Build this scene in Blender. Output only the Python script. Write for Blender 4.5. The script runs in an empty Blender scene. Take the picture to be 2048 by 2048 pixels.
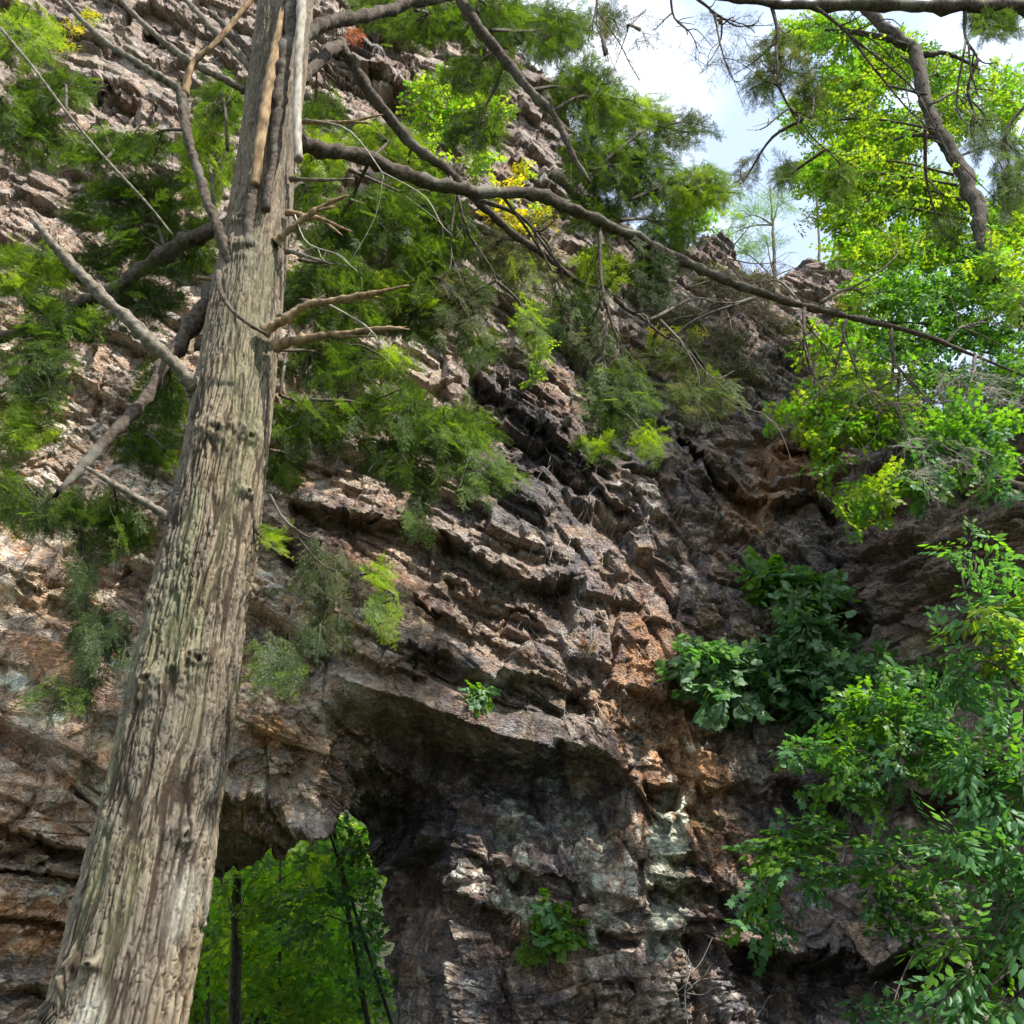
import bpy, math, random
import numpy as np
from mathutils import Vector

SC = bpy.context.scene
COL = SC.collection
R = math.radians
rng = np.random.default_rng(7)

# ------------------------------------------------------------------ camera
PITCH = R(30.0)
FPX = 1607.0                      # focal length in pixels of the 2048 px photograph
CAM = np.array([0.0, 0.0, 1.6])
cam_d = bpy.data.cameras.new('camera')
cam = bpy.data.objects.new('camera', cam_d)
COL.objects.link(cam)
cam.location = CAM
cam.rotation_euler = (R(90) + PITCH, 0, 0)
cam_d.sensor_width = 36
cam_d.lens = 36 * FPX / 2048
cam_d.clip_start = 0.05
cam_d.clip_end = 3000
SC.camera = cam

# ------------------------------------------------------------------ light
SUN_DIR = np.array([0.60, -0.42, 0.95]); SUN_DIR /= np.linalg.norm(SUN_DIR)
SUN_EL = math.asin(SUN_DIR[2]); SUN_AZ = math.atan2(SUN_DIR[0], SUN_DIR[1])
world = bpy.data.worlds.new('World'); SC.world = world
world.use_nodes = True
nt = world.node_tree; nt.nodes.clear()
wo = nt.nodes.new('ShaderNodeOutputWorld'); bg = nt.nodes.new('ShaderNodeBackground')
sky = nt.nodes.new('ShaderNodeTexSky'); sky.sky_type = 'NISHITA'; sky.sun_disc = False
sky.sun_elevation = SUN_EL; sky.sun_rotation = SUN_AZ
sky.air_density = 1.0; sky.dust_density = 1.5
bg.inputs['Strength'].default_value = 0.105
tcn = nt.nodes.new('ShaderNodeTexCoord')
mp = nt.nodes.new('ShaderNodeMapping'); mp.inputs['Scale'].default_value = (1.0, 1.0, 1.7)
mp.inputs['Location'].default_value = (0.35, 0.1, 0.25)
nz = nt.nodes.new('ShaderNodeTexNoise'); nz.inputs['Scale'].default_value = 2.2
nz.inputs['Detail'].default_value = 7; nz.inputs['Roughness'].default_value = 0.55
rp = nt.nodes.new('ShaderNodeValToRGB')
rp.color_ramp.elements[0].position = 0.45; rp.color_ramp.elements[1].position = 0.66
rp.color_ramp.elements[0].color = (0.45, 0.45, 0.45, 1)
mx = nt.nodes.new('ShaderNodeMix'); mx.data_type = 'RGBA'
nt.links.new(tcn.outputs['Generated'], mp.inputs['Vector'])
nt.links.new(mp.outputs['Vector'], nz.inputs['Vector'])
nt.links.new(nz.outputs['Fac'], rp.inputs['Fac'])
nt.links.new(rp.outputs['Color'], mx.inputs['Factor'])
nt.links.new(sky.outputs['Color'], mx.inputs['A'])
cr = nt.nodes.new('ShaderNodeMix'); cr.data_type = 'RGBA'
cr.inputs['A'].default_value = (4.6, 7.2, 11.0, 1); cr.inputs['B'].default_value = (10.5, 10.7, 11.0, 1)
nt.links.new(rp.outputs['Color'], cr.inputs['Factor']); nt.links.new(cr.outputs['Result'], mx.inputs['B'])
nt.links.new(mx.outputs['Result'], bg.inputs['Color'])
nt.links.new(bg.outputs['Background'], wo.inputs['Surface'])
sl = bpy.data.lights.new('sun', 'SUN'); sl.energy = 4.6; sl.angle = R(0.53); sl.color = (1, 0.945, 0.86)
so = bpy.data.objects.new('sun', sl); COL.objects.link(so)
so.rotation_euler = Vector(SUN_DIR).to_track_quat('Z', 'Y').to_euler()
so.location = (6, -4, 30)
SC.view_settings.view_transform = 'Standard'
SC.view_settings.look = 'None'
SC.view_settings.gamma = 1
SC.view_settings.exposure = 0.92
SC.render.engine = 'CYCLES'
SC.cycles.adaptive_threshold = 0.02
SC.cycles.max_bounces = 6
SC.cycles.diffuse_bounces = 3
SC.cycles.transmission_bounces = 4
SC.cycles.glossy_bounces = 2
SC.cycles.transparent_max_bounces = 4

# ------------------------------------------------------------------ maths
def ray(px, py):
    px = np.asarray(px, float); py = np.asarray(py, float)
    dx = px - 1024; u = 1024 - py
    dy = FPX * math.cos(PITCH) - u * math.sin(PITCH)
    dz = FPX * math.sin(PITCH) + u * math.cos(PITCH)
    return dx / dy, dz / dy, FPX / dy           # x and z per metre of Y, camera depth per metre of Y

def at(px, py, Y):
    a, b, _ = ray(px, py)
    Y = np.asarray(Y, float)
    return np.stack([a * Y, Y + 0 * a, b * Y + CAM[2]], -1)

def mpp(px, py, Y):
    return float(ray(px, py)[2] * Y / FPX)      # metres covered by one photo pixel at that point

def h3(ix, iy, iz, k=0):
    h = (ix.astype(np.int64) * 73856093) ^ (iy.astype(np.int64) * 19349663) ^ (iz.astype(np.int64) * 83492791) ^ (k * 2654435761)
    h = (h ^ (h >> 13)) * 1274126177
    h = h & 0xffffffff
    h = ((h ^ (h >> 16)) * 2246822519) & 0xffffffff
    h = h ^ (h >> 13)
    return (h & 0xffffff).astype(np.float32) / np.float32(0xffffff)

def noise3(p, k=0):
    """value noise in -1..1, p is (...,3)"""
    f = np.floor(p); i = f.astype(np.int64); t = (p - f).astype(np.float32)
    t = t * t * t * (t * (t * 6 - 15) + 10)
    out = 0
    for a in (0, 1):
        wa = t[..., 0] if a else 1 - t[..., 0]
        for b in (0, 1):
            wb = t[..., 1] if b else 1 - t[..., 1]
            for c in (0, 1):
                wc = t[..., 2] if c else 1 - t[..., 2]
                out = out + wa * wb * wc * h3(i[..., 0] + a, i[..., 1] + b, i[..., 2] + c, k)
    return out * 2 - 1

def fbm(p, o=4, k=0, g=0.5, ridge=False):
    s = 0; amp = 1; tot = 0
    q = np.asarray(p, float)
    for j in range(o):
        n = noise3(q + 17.3 * j, k + j)
        if ridge: n = 1 - 2 * np.abs(n)
        s = s + amp * n; tot += amp
        amp *= g; q = q * 2.03
    return s / tot

def cells(p, k=0):
    """nearest of jittered cells: returns F1, F2, offset to centre, cell random x4"""
    f = np.floor(p - 0.5).astype(np.int64)
    n = p.shape[:-1]
    F1 = np.full(n, 9.0, np.float32); F2 = np.full(n, 9.0, np.float32)
    best = np.zeros(n + (3,), np.float32); idx = np.zeros(n + (3,), np.int64)
    for a in (0, 1):
        for b in (0, 1):
            for c in (0, 1):
                i, j, l = f[..., 0] + a, f[..., 1] + b, f[..., 2] + c
                off = np.stack([p[..., 0] - (i + 0.5 + 0.8 * (h3(i, j, l, k + 1) - 0.5)),
                                p[..., 1] - (j + 0.5 + 0.8 * (h3(i, j, l, k + 2) - 0.5)),
                                p[..., 2] - (l + 0.5 + 0.8 * (h3(i, j, l, k + 3) - 0.5))], -1).astype(np.float32)
                d = np.sqrt((off * off).sum(-1))
                m = d < F1
                F2 = np.where(m, F1, np.minimum(F2, d))
                F1 = np.where(m, d, F1)
                best = np.where(m[..., None], off, best)
                idx = np.where(m[..., None], np.stack([i, j, l], -1), idx)
    r = [h3(idx[..., 0], idx[..., 1], idx[..., 2], k + 10 + q) for q in range(4)]
    return F1, F2, best, r

def blocks(p, k=0, steep=9.0, tilt=0.9, rot=0.35):
    """union of tilted, box-shaped blocks; height about 0..1, plus randoms of the block that shows"""
    f = np.floor(p - 0.5).astype(np.int64); n = p.shape[:-1]
    H = np.full(n, -0.25, np.float32); idx = np.zeros(n + (3,), np.int64)
    for a in (0, 1):
        for b in (0, 1):
            for c in (0, 1):
                i, j, l = f[..., 0] + a, f[..., 1] + b, f[..., 2] + c
                r = [h3(i, j, l, k + q) for q in range(1, 9)]
                ox = p[..., 0] - (i + 0.5 + 0.7 * (r[0] - 0.5)); oy = p[..., 1] - (j + 0.5 + 0.3 * (r[1] - 0.5)); oz = p[..., 2] - (l + 0.5 + 0.7 * (r[2] - 0.5))
                an = (r[3] - 0.5) * 2 * rot; cs, sn = np.cos(an), np.sin(an)
                x = ox * cs - oz * sn; z = ox * sn + oz * cs
                x = x + 0.25 * (r[6] - 0.5) * z
                rho = np.maximum(np.maximum(np.abs(x) / (0.30 + 0.30 * r[4]), np.abs(z) / (0.28 + 0.26 * r[5])), np.abs(oy) / 0.72)
                h = r[7] ** 1.3 + tilt * ((r[3] * 7.3 % 1 - 0.5) * x * 1.6 - (0.15 + 0.9 * (r[5] * 5.7 % 1)) * z) - steep * np.maximum(0, rho - 1) - 0.9 * np.maximum(0, rho - 0.86) * (r[6] > 0.5)
                m = h > H
                H = np.where(m, h, H).astype(np.float32)
                idx = np.where(m[..., None], np.stack([i, j, l], -1), idx)
    return H, [h3(idx[..., 0], idx[..., 1], idx[..., 2], k + 20 + q) for q in range(4)]

def sstep(a, b, x):
    t = np.clip((x - a) / (b - a), 0, 1)
    return t * t * (3 - 2 * t)

# ------------------------------------------------------------------ meshes
def mesh_obj(name, verts, faces, mats, parent=None, midx=None, smooth=False, color=None):
    """faces: list of (n,k) int arrays"""
    me = bpy.data.meshes.new(name)
    verts = np.asarray(verts, np.float32).reshape(-1, 3)
    me.vertices.add(len(verts)); me.vertices.foreach_set('co', verts.ravel())
    loops = np.concatenate([np.asarray(f).ravel() for f in faces]).astype(np.int32)
    tot = np.concatenate([np.full(len(f), np.asarray(f).shape[1]) for f in faces]).astype(np.int32)
    start = np.concatenate([[0], np.cumsum(tot)[:-1]]).astype(np.int32)
    me.loops.add(len(loops)); me.loops.foreach_set('vertex_index', loops)
    me.polygons.add(len(tot)); me.polygons.foreach_set('loop_start', start)
    me.polygons.foreach_set('loop_total', tot)
    if midx is not None: me.polygons.foreach_set('material_index', np.asarray(midx, np.int32))
    me.update(calc_edges=True)
    if smooth: me.polygons.foreach_set('use_smooth', np.ones(len(tot), bool))
    if color is not None:
        ca = me.color_attributes.new('rock_colour', 'FLOAT_COLOR', 'POINT')
        c4 = np.ones((len(verts), 4), np.float32); c4[:, :3] = color
        ca.data.foreach_set('color', c4.ravel())
    for m in (mats if isinstance(mats, (list, tuple)) else [mats]): me.materials.append(m)
    o = bpy.data.objects.new(name, me); COL.objects.link(o)
    if parent is not None: o.parent = parent
    return o

def tag(o, label=None, cat=None, group=None, kind=None):
    for k, v in (('label', label), ('category', cat), ('group', group), ('kind', kind)):
        if v: o[k] = v
    return o

def thing(name, label, cat, group=None):
    o = bpy.data.objects.new(name, None); COL.objects.link(o)
    o.empty_display_size = 0.2
    return tag(o, label, cat, group)

class Buf:
    def __init__(s): s.v = []; s.f = []; s.m = []; s.n = 0
    def add(s, v, f, m=0):
        v = np.asarray(v, np.float32).reshape(-1, 3); f = np.asarray(f)
        s.v.append(v); s.f.append(f + s.n); s.m.append(np.full(len(f), m)); s.n += len(v)
    def build(s, name, mats, parent=None, smooth=False):
        if not s.v: return None
        return mesh_obj(name, np.concatenate(s.v), s.f, mats, parent, np.concatenate(s.m), smooth)

def catmull(P, n):
    P = np.asarray(P, float)
    if len(P) == 2: 
        t = np.linspace(0, 1, n)[:, None]; return P[0] * (1 - t) + P[1] * t
    Q = np.vstack([2 * P[0] - P[1], P, 2 * P[-1] - P[-2]])
    out = []
    u = np.linspace(0, len(P) - 1 - 1e-6, n)
    for x in u:
        i = int(x); t = x - i
        a, b, c, d = Q[i], Q[i + 1], Q[i + 2], Q[i + 3]
        out.append(0.5 * ((2 * b) + (c - a) * t + (2 * a - 5 * b + 4 * c - d) * t * t + (3 * b - a - 3 * c + d) * t ** 3))
    return np.array(out)

def tube(buf, P, rad, seg=6, m=0, rough=0.0, jag=False):
    P = np.asarray(P, float); n = len(P); rad = np.broadcast_to(rad, (n,)).astype(float)
    T = np.gradient(P, axis=0); T /= np.linalg.norm(T, axis=1)[:, None] + 1e-9
    up = np.array([0.31, -0.2, 0.93]) if abs(T[:, 2]).mean() < 0.8 else np.array([0.1, -1, 0.05])
    A = np.cross(T, up); A /= np.linalg.norm(A, axis=1)[:, None] + 1e-9
    B = np.cross(A, T)
    th = np.linspace(0, 2 * np.pi, seg, endpoint=False)
    ring = A[:, None] * np.cos(th)[None, :, None] + B[:, None] * np.sin(th)[None, :, None]
    r = rad[:, None] * np.ones(seg)[None]
    if rough:
        q = (P[:, None] + ring * rad[:, None, None]) / max(rad.max(), 1e-4)
        r = r * (1 + rough * noise3(q * 0.9, 3) + 0.6 * rough * noise3(q * 2.3, 4))
    V = P[:, None] + ring * r[:, :, None]
    if jag:
        V[-1] += T[-1] * (rng.random(seg)[:, None] * rad[-1] * 5)
    V = V.reshape(-1, 3)
    i = np.arange(n - 1)[:, None] * seg; j = np.arange(seg)[None]; j2 = (j + 1) % seg
    F = np.stack([i + j, i + j2, i + seg + j2, i + seg + j], -1).reshape(-1, 4)
    V = np.vstack([V, P[0], P[-1]])
    k0 = n * seg
    jj = np.arange(seg); jn = (jj + 1) % seg
    buf.add(V, F, m)
    base = buf.n - len(V)
    buf.f.append(np.stack([jn, jj, np.full(seg, k0)], -1) + base); buf.m.append(np.full(seg, m))
    o = (n - 1) * seg
    buf.f.append(np.stack([o + jj, o + jn, np.full(seg, k0 + 1)], -1) + base); buf.m.append(np.full(seg, m))

# ------------------------------------------------------------------ materials
def nodes(m):
    m.use_nodes = True; t = m.node_tree; t.nodes.clear()
    return t, t.nodes.new, t.links.new

def leaf_mat(name, c1, c2, trans, tfac=0.45, gloss=0.06, tuft=None):
    m = bpy.data.materials.new(name); t, N, L = nodes(m)
    out = N('ShaderNodeOutputMaterial')
    geo = N('ShaderNodeNewGeometry')
    ramp = N('ShaderNodeValToRGB'); e = ramp.color_ramp.elements
    e[0].color = (*c1, 1); e[1].color = (*c2, 1)
    if tuft:
        tc = N('ShaderNodeTexCoord'); tn = N('ShaderNodeTexNoise'); tn.inputs['Scale'].default_value = tuft; tn.inputs['Detail'].default_value = 3
        L(tc.outputs['Object'], tn.inputs['Vector']); mr = N('ShaderNodeMapRange'); mr.inputs['From Min'].default_value = 0.33; mr.inputs['From Max'].default_value = 0.67
        L(tn.outputs['Fac'], mr.inputs['Value'])
        sp = N('ShaderNodeMix'); sp.data_type = 'FLOAT'; sp.inputs['Factor'].default_value = 0.42
        L(mr.outputs['Result'], sp.inputs['A']); L(geo.outputs['Random Per Island'], sp.inputs['B']); L(sp.outputs['Result'], ramp.inputs['Fac'])
    else:
        L(geo.outputs['Random Per Island'], ramp.inputs['Fac'])
    d = N('ShaderNodeBsdfDiffuse'); L(ramp.outputs['Color'], d.inputs['Color'])
    tr = N('ShaderNodeBsdfTranslucent')
    mul = N('ShaderNodeMix'); mul.data_type = 'RGBA'; mul.blend_type = 'MULTIPLY'; mul.inputs['Factor'].default_value = 1
    L(ramp.outputs['Color'], mul.inputs['A']); mul.inputs['B'].default_value = (*trans, 1)
    L(mul.outputs['Result'], tr.inputs['Color'])
    a = N('ShaderNodeMixShader'); a.inputs['Fac'].default_value = tfac
    L(d.outputs[0], a.inputs[1]); L(tr.outputs[0], a.inputs[2])
    g = N('ShaderNodeBsdfGlossy'); g.inputs['Roughness'].default_value = 0.42; g.inputs['Color'].default_value = (0.9, 0.95, 0.9, 1)
    b = N('ShaderNodeMixShader'); b.inputs['Fac'].default_value = gloss
    L(a.outputs[0], b.inputs[1]); L(g.outputs[0], b.inputs[2]); L(b.outputs[0], out.inputs['Surface'])
    return m

def bark_mat(name, c1, c2, scale=20, bump=0.6, stretch=0.25, patch=None):
    m = bpy.data.materials.new(name); t, N, L = nodes(m)
    out = N('ShaderNodeOutputMaterial'); p = N('ShaderNodeBsdfPrincipled'); L(p.outputs[0], out.inputs['Surface'])
    p.inputs['Roughness'].default_value = 0.9; p.inputs['Specular IOR Level'].default_value = 0.15
    tc = N('ShaderNodeTexCoord'); mpn = N('ShaderNodeMapping'); mpn.inputs['Scale'].default_value = (1, 1, stretch)
    L(tc.outputs['Object'], mpn.inputs['Vector'])
    n1 = N('ShaderNodeTexNoise'); n1.inputs['Scale'].default_value = scale; n1.inputs['Detail'].default_value = 6
    L(mpn.outputs['Vector'], n1.inputs['Vector'])
    r = N('ShaderNodeValToRGB'); r.color_ramp.elements[0].position = 0.35; r.color_ramp.elements[1].position = 0.65
    r.color_ramp.elements[0].color = (*c1, 1); r.color_ramp.elements[1].color = (*c2, 1)
    L(n1.outputs['Fac'], r.inputs['Fac'])
    src = r.outputs['Color']
    if patch:
        n2 = N('ShaderNodeTexNoise'); n2.inputs['Scale'].default_value = 3.0; n2.inputs['Detail'].default_value = 5
        L(tc.outputs['Object'], n2.inputs['Vector'])
        r2 = N('ShaderNodeValToRGB'); r2.color_ramp.elements[0].position = 0.55; r2.color_ramp.elements[1].position = 0.7
        L(n2.outputs['Fac'], r2.inputs['Fac'])
        mm = N('ShaderNodeMix'); mm.data_type = 'RGBA'; L(r2.outputs['Color'], mm.inputs['Factor'])
        L(src, mm.inputs['A']); mm.inputs['B'].default_value = (*patch, 1); src = mm.outputs['Result']
    L(src, p.inputs['Base Color'])
    bp = N('ShaderNodeBump'); bp.inputs['Strength'].default_value = bump; bp.inputs['Distance'].default_value = 0.01
    L(n1.outputs['Fac'], bp.inputs['Height']); L(bp.outputs['Normal'], p.inputs['Normal'])
    return m

def attr_mat(name, bump_scale, bump_str, bump_dist, var=(0.6, 1.35), rough=0.9, vscale=None, chips=False):
    m = bpy.data.materials.new(name); t, N, L = nodes(m)
    out = N('ShaderNodeOutputMaterial'); p = N('ShaderNodeBsdfPrincipled'); L(p.outputs[0], out.inputs['Surface'])
    p.inputs['Roughness'].default_value = rough; p.inputs['Specular IOR Level'].default_value = 0.25
    at_ = N('ShaderNodeAttribute'); at_.attribute_name = 'rock_colour'
    tc = N('ShaderNodeTexCoord')
    mpn = N('ShaderNodeMapping')
    if vscale: mpn.inputs['Scale'].default_value = vscale
    L(tc.outputs['Object'], mpn.inputs['Vector'])
    n1 = N('ShaderNodeTexNoise'); n1.inputs['Scale'].default_value = bump_scale; n1.inputs['Detail'].default_value = 8
    n1.inputs['Roughness'].default_value = 0.65
    L(mpn.outputs['Vector'], n1.inputs['Vector'])
    mr = N('ShaderNodeMapRange'); mr.inputs['From Min'].default_value = 0.3; mr.inputs['From Max'].default_value = 0.7
    mr.inputs['To Min'].default_value = var[0]; mr.inputs['To Max'].default_value = var[1]
    L(n1.outputs['Fac'], mr.inputs['Value'])
    mu = N('ShaderNodeVectorMath'); mu.operation = 'SCALE'
    L(at_.outputs['Color'], mu.inputs[0]); L(mr.outputs['Result'], mu.inputs['Scale'])
    L(mu.outputs['Vector'], p.inputs['Base Color'])
    bp = N('ShaderNodeBump'); bp.inputs['Strength'].default_value = bump_str; bp.inputs['Distance'].default_value = bump_dist
    if chips:
        wn = N('ShaderNodeTexNoise'); wn.inputs['Scale'].default_value = 3.0; wn.inputs['Detail'].default_value = 2; L(tc.outputs['Object'], wn.inputs['Vector'])
        wv = N('ShaderNodeVectorMath'); wv.operation = 'MULTIPLY_ADD'; wv.inputs[1].default_value = (0.25, 0.25, 0.25)
        L(wn.outputs['Color'], wv.inputs[0]); L(tc.outputs['Object'], wv.inputs[2])
        mr2 = N('ShaderNodeMapping'); mr2.inputs['Rotation'].default_value = (0.1, R(-27), 0.2); mr2.inputs['Scale'].default_value = (1, 1, 1.8); L(wv.outputs['Vector'], mr2.inputs['Vector'])
        height = n1.outputs['Fac']; col = mu.outputs['Vector']
        for sc_, wgt_, mt_ in ((9, 1.5, 'CHEBYCHEV'), (28, 0.8, 'MANHATTAN')):
            v = N('ShaderNodeTexVoronoi'); v.distance = mt_; v.inputs['Scale'].default_value = sc_; L(mr2.outputs['Vector'], v.inputs['Vector'])
            ma = N('ShaderNodeMath'); ma.operation = 'MULTIPLY_ADD'; ma.inputs[1].default_value = -wgt_
            L(v.outputs['Distance'], ma.inputs[0]); L(height, ma.inputs[2])
            sp = N('ShaderNodeSeparateColor'); L(v.outputs['Color'], sp.inputs['Color'])
            ma2 = N('ShaderNodeMath'); ma2.operation = 'MULTIPLY_ADD'; ma2.inputs[1].default_value = wgt_ * 0.5
            L(sp.outputs['Red'], ma2.inputs[0]); L(ma.outputs[0], ma2.inputs[2]); height = ma2.outputs[0]
            mrc = N('ShaderNodeMapRange'); mrc.inputs['To Min'].default_value = 0.78; mrc.inputs['To Max'].default_value = 1.22; L(sp.outputs['Green'], mrc.inputs['Value'])
            vm = N('ShaderNodeVectorMath'); vm.operation = 'SCALE'; L(col, vm.inputs[0]); L(mrc.outputs['Result'], vm.inputs['Scale']); col = vm.outputs['Vector']
        v = N('ShaderNodeTexVoronoi'); v.feature = 'DISTANCE_TO_EDGE'; v.inputs['Scale'].default_value = 4.2; L(mr2.outputs['Vector'], v.inputs['Vector'])
        mk = N('ShaderNodeMapRange'); mk.inputs['From Max'].default_value = 0.03; mk.inputs['To Min'].default_value = 0.35; mk.inputs['To Max'].default_value = 1.0; L(v.outputs['Distance'], mk.inputs['Value'])
        gate = N('ShaderNodeMix'); gate.data_type = 'FLOAT'; gt = N('ShaderNodeMapRange'); gt.inputs['From Min'].default_value = 0.45; gt.inputs['From Max'].default_value = 0.55
        L(wn.outputs['Fac'], gt.inputs['Value']); L(gt.outputs['Result'], gate.inputs['Factor']); gate.inputs['A'].default_value = 1.0; L(mk.outputs['Result'], gate.inputs['B'])
        vm = N('ShaderNodeVectorMath'); vm.operation = 'SCALE'; L(col, vm.inputs[0]); L(gate.outputs['Result'], vm.inputs['Scale']); L(vm.outputs['Vector'], p.inputs['Base Color'])
        ma = N('ShaderNodeMath'); ma.operation = 'MULTIPLY_ADD'; ma.inputs[1].default_value = 0.6; L(gate.outputs['Result'], ma.inputs[0]); L(height, ma.inputs[2])
        L(ma.outputs[0], bp.inputs['Height']); L(bp.outputs['Normal'], p.inputs['Normal'])
        return m
    L(n1.outputs['Fac'], bp.inputs['Height']); L(bp.outputs['Normal'], p.inputs['Normal'])
    return m

M = {}
M['rock'] = attr_mat('fractured_rock', 22, 0.85, 0.035, (0.68, 1.32), 0.85, chips=True)
M['bark_hero'] = attr_mat('hemlock_bark', 70, 0.8, 0.006, (0.65, 1.35), 0.95, (1, 1, 0.35))
M['bark'] = bark_mat('dark_branch_bark', (0.045, 0.034, 0.026), (0.13, 0.105, 0.08), 30, 0.8, 1.0, (0.17, 0.165, 0.13))
M['barkg'] = bark_mat('grey_branch_bark', (0.10, 0.085, 0.065), (0.26, 0.225, 0.175), 30, 0.8, 1.0)
M['dead'] = bark_mat('bare_dead_wood', (0.13, 0.085, 0.045), (0.36, 0.25, 0.14), 25, 0.5, 0.3)
M['pale'] = bark_mat('bleached_wood', (0.20, 0.175, 0.14), (0.44, 0.40, 0.33), 25, 0.5, 0.3)
M['mbark'] = bark_mat('maple_bark', (0.04, 0.033, 0.026), (0.12, 0.10, 0.08), 25, 0.7, 0.4)
M['twig'] = bark_mat('fine_twig_bark', (0.10, 0.08, 0.06), (0.22, 0.19, 0.15), 40, 0.3, 1.0)
M['ptwig'] = bark_mat('pale_twig_bark', (0.28, 0.25, 0.20), (0.45, 0.42, 0.36), 40, 0.3, 1.0)
M['hd'] = leaf_mat('hemlock_needles_dark', (0.014, 0.024, 0.008), (0.08, 0.12, 0.024), (1.6, 1.9, 0.6), 0.35, 0.02, 16)
M['hg'] = leaf_mat('hemlock_needles_green', (0.03, 0.06, 0.012), (0.17, 0.26, 0.03), (1.7, 1.9, 0.6), 0.45, 0.02, 16)
M['hy'] = leaf_mat('hemlock_needles_sunlit', (0.12, 0.18, 0.018), (0.36, 0.44, 0.035), (1.6, 1.8, 0.6), 0.5, 0.02, 16)  # bright clumps: sun and translucence put into the needle colour
M['ho'] = leaf_mat('hemlock_needles_olive', (0.05, 0.06, 0.022), (0.19, 0.19, 0.08), (1.5, 1.5, 0.7), 0.4, 0.02, 16)
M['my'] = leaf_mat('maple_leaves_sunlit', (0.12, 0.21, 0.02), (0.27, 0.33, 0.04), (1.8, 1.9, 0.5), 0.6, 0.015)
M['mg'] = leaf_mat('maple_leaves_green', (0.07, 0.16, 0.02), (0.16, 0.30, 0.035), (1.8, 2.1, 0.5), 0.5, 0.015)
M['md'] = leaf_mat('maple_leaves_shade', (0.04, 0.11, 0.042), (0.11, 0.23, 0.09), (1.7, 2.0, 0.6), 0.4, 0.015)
M['gold'] = leaf_mat('yellow_leaves', (0.42, 0.40, 0.02), (0.60, 0.50, 0.04), (1.5, 1.4, 0.4), 0.5, 0.015)
M['red'] = leaf_mat('rust_red_leaves', (0.22, 0.05, 0.015), (0.48, 0.13, 0.03), (1.4, 1.1, 0.5), 0.4, 0.04)
M['vine'] = leaf_mat('vine_leaves', (0.10, 0.19, 0.10), (0.25, 0.37, 0.21), (1.5, 1.9, 0.7), 0.3, 0.015)
M['elder'] = leaf_mat('elder_leaves', (0.06, 0.15, 0.055), (0.14, 0.28, 0.10), (1.7, 2.0, 0.6), 0.4, 0.02)
M['stem'] = leaf_mat('green_stems', (0.12, 0.16, 0.04), (0.18, 0.12, 0.06), (1, 1, 1), 0.1, 0.05)

# ------------------------------------------------------------------ the cliff with its natural arch
CP = np.array([   # px, py, Y : the lie of the rock face
 (-500,2300,6.6),(-500,900,7.0),(-500,-300,8.6),(0,2048,7.6),(0,1500,7.7),(0,1000,8.1),(0,500,8.9),(0,0,9.9),(100,-300,10.8),
 (350,1500,8.4),(450,1000,8.9),(450,400,9.9),(600,1350,8.8),(600,800,9.4),(700,300,10.6),(800,0,12.0),(700,-300,12.0),
 (850,1300,9.2),(900,900,10.0),(1050,450,11.8),(1100,200,12.8),(1150,1200,9.9),(1180,900,10.9),(1180,1500,9.6),
 (900,1800,9.3),(1150,1900,9.3),(1250,1700,9.5),(1450,1650,9.9),(1400,1300,10.3),(1380,1000,11.2),(1500,700,13.2),
 (1450,500,15.0),(1700,560,15.5),(1650,850,12.6),(1600,1150,11.0),(1600,1500,10.4),(1800,1200,9.4),(1800,1700,9.2),
 (2048,1100,7.6),(2048,1600,7.4),(1700,2048,9.3),(1400,2048,9.5),(900,2048,9.0),(2048,2048,7.2),(2048,700,8.8),(2600,1000,5.0),(2600,2000,4.8),
 (2300,700,7.2),(500,2048,9.4),(500,1750,9.2),(1200,2300,9.0),(2600,600,6.0)], float)

def rbf(C, V):
    X = C / 1000.0
    def U(a, b):
        r2 = ((a[:, None] - b[None]) ** 2).sum(-1)
        return 0.5 * r2 * np.log(r2 + 1e-9)
    n = len(X); A = np.zeros((n + 3, n + 3)); A[:n, :n] = U(X, X) + np.eye(n) * 0.004
    A[:n, n] = 1; A[:n, n + 1:] = X; A[n, :n] = 1; A[n + 1:, :n] = X.T
    w = np.linalg.solve(A, np.concatenate([V, [0, 0, 0]]))
    def f(px, py):
        Q = np.stack([px.ravel(), py.ravel()], -1) / 1000.0
        r = np.concatenate([U(q, X) @ w[:n] + w[n] + q @ w[n + 1:] for q in np.array_split(Q, max(1, len(Q) // 40000))])
        return r.reshape(px.shape)
    return f
baseY = rbf(CP[:, :2], CP[:, 2])

SKY = np.array([(-600,-330),(500,-330),(700,-230),(850,-110),(960,20),(1035,95),(1060,130),(1100,170),(1135,235),(1160,290),(1180,370),(1230,430),
 (1330,500),(1390,500),(1405,478),(1440,470),(1470,500),(1500,545),(1560,548),(1600,528),(1700,530),(1718,548),(1724,610),(1735,680),
 (1790,790),(1900,830),(2048,800),(2300,640),(2700,560)], float)
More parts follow.
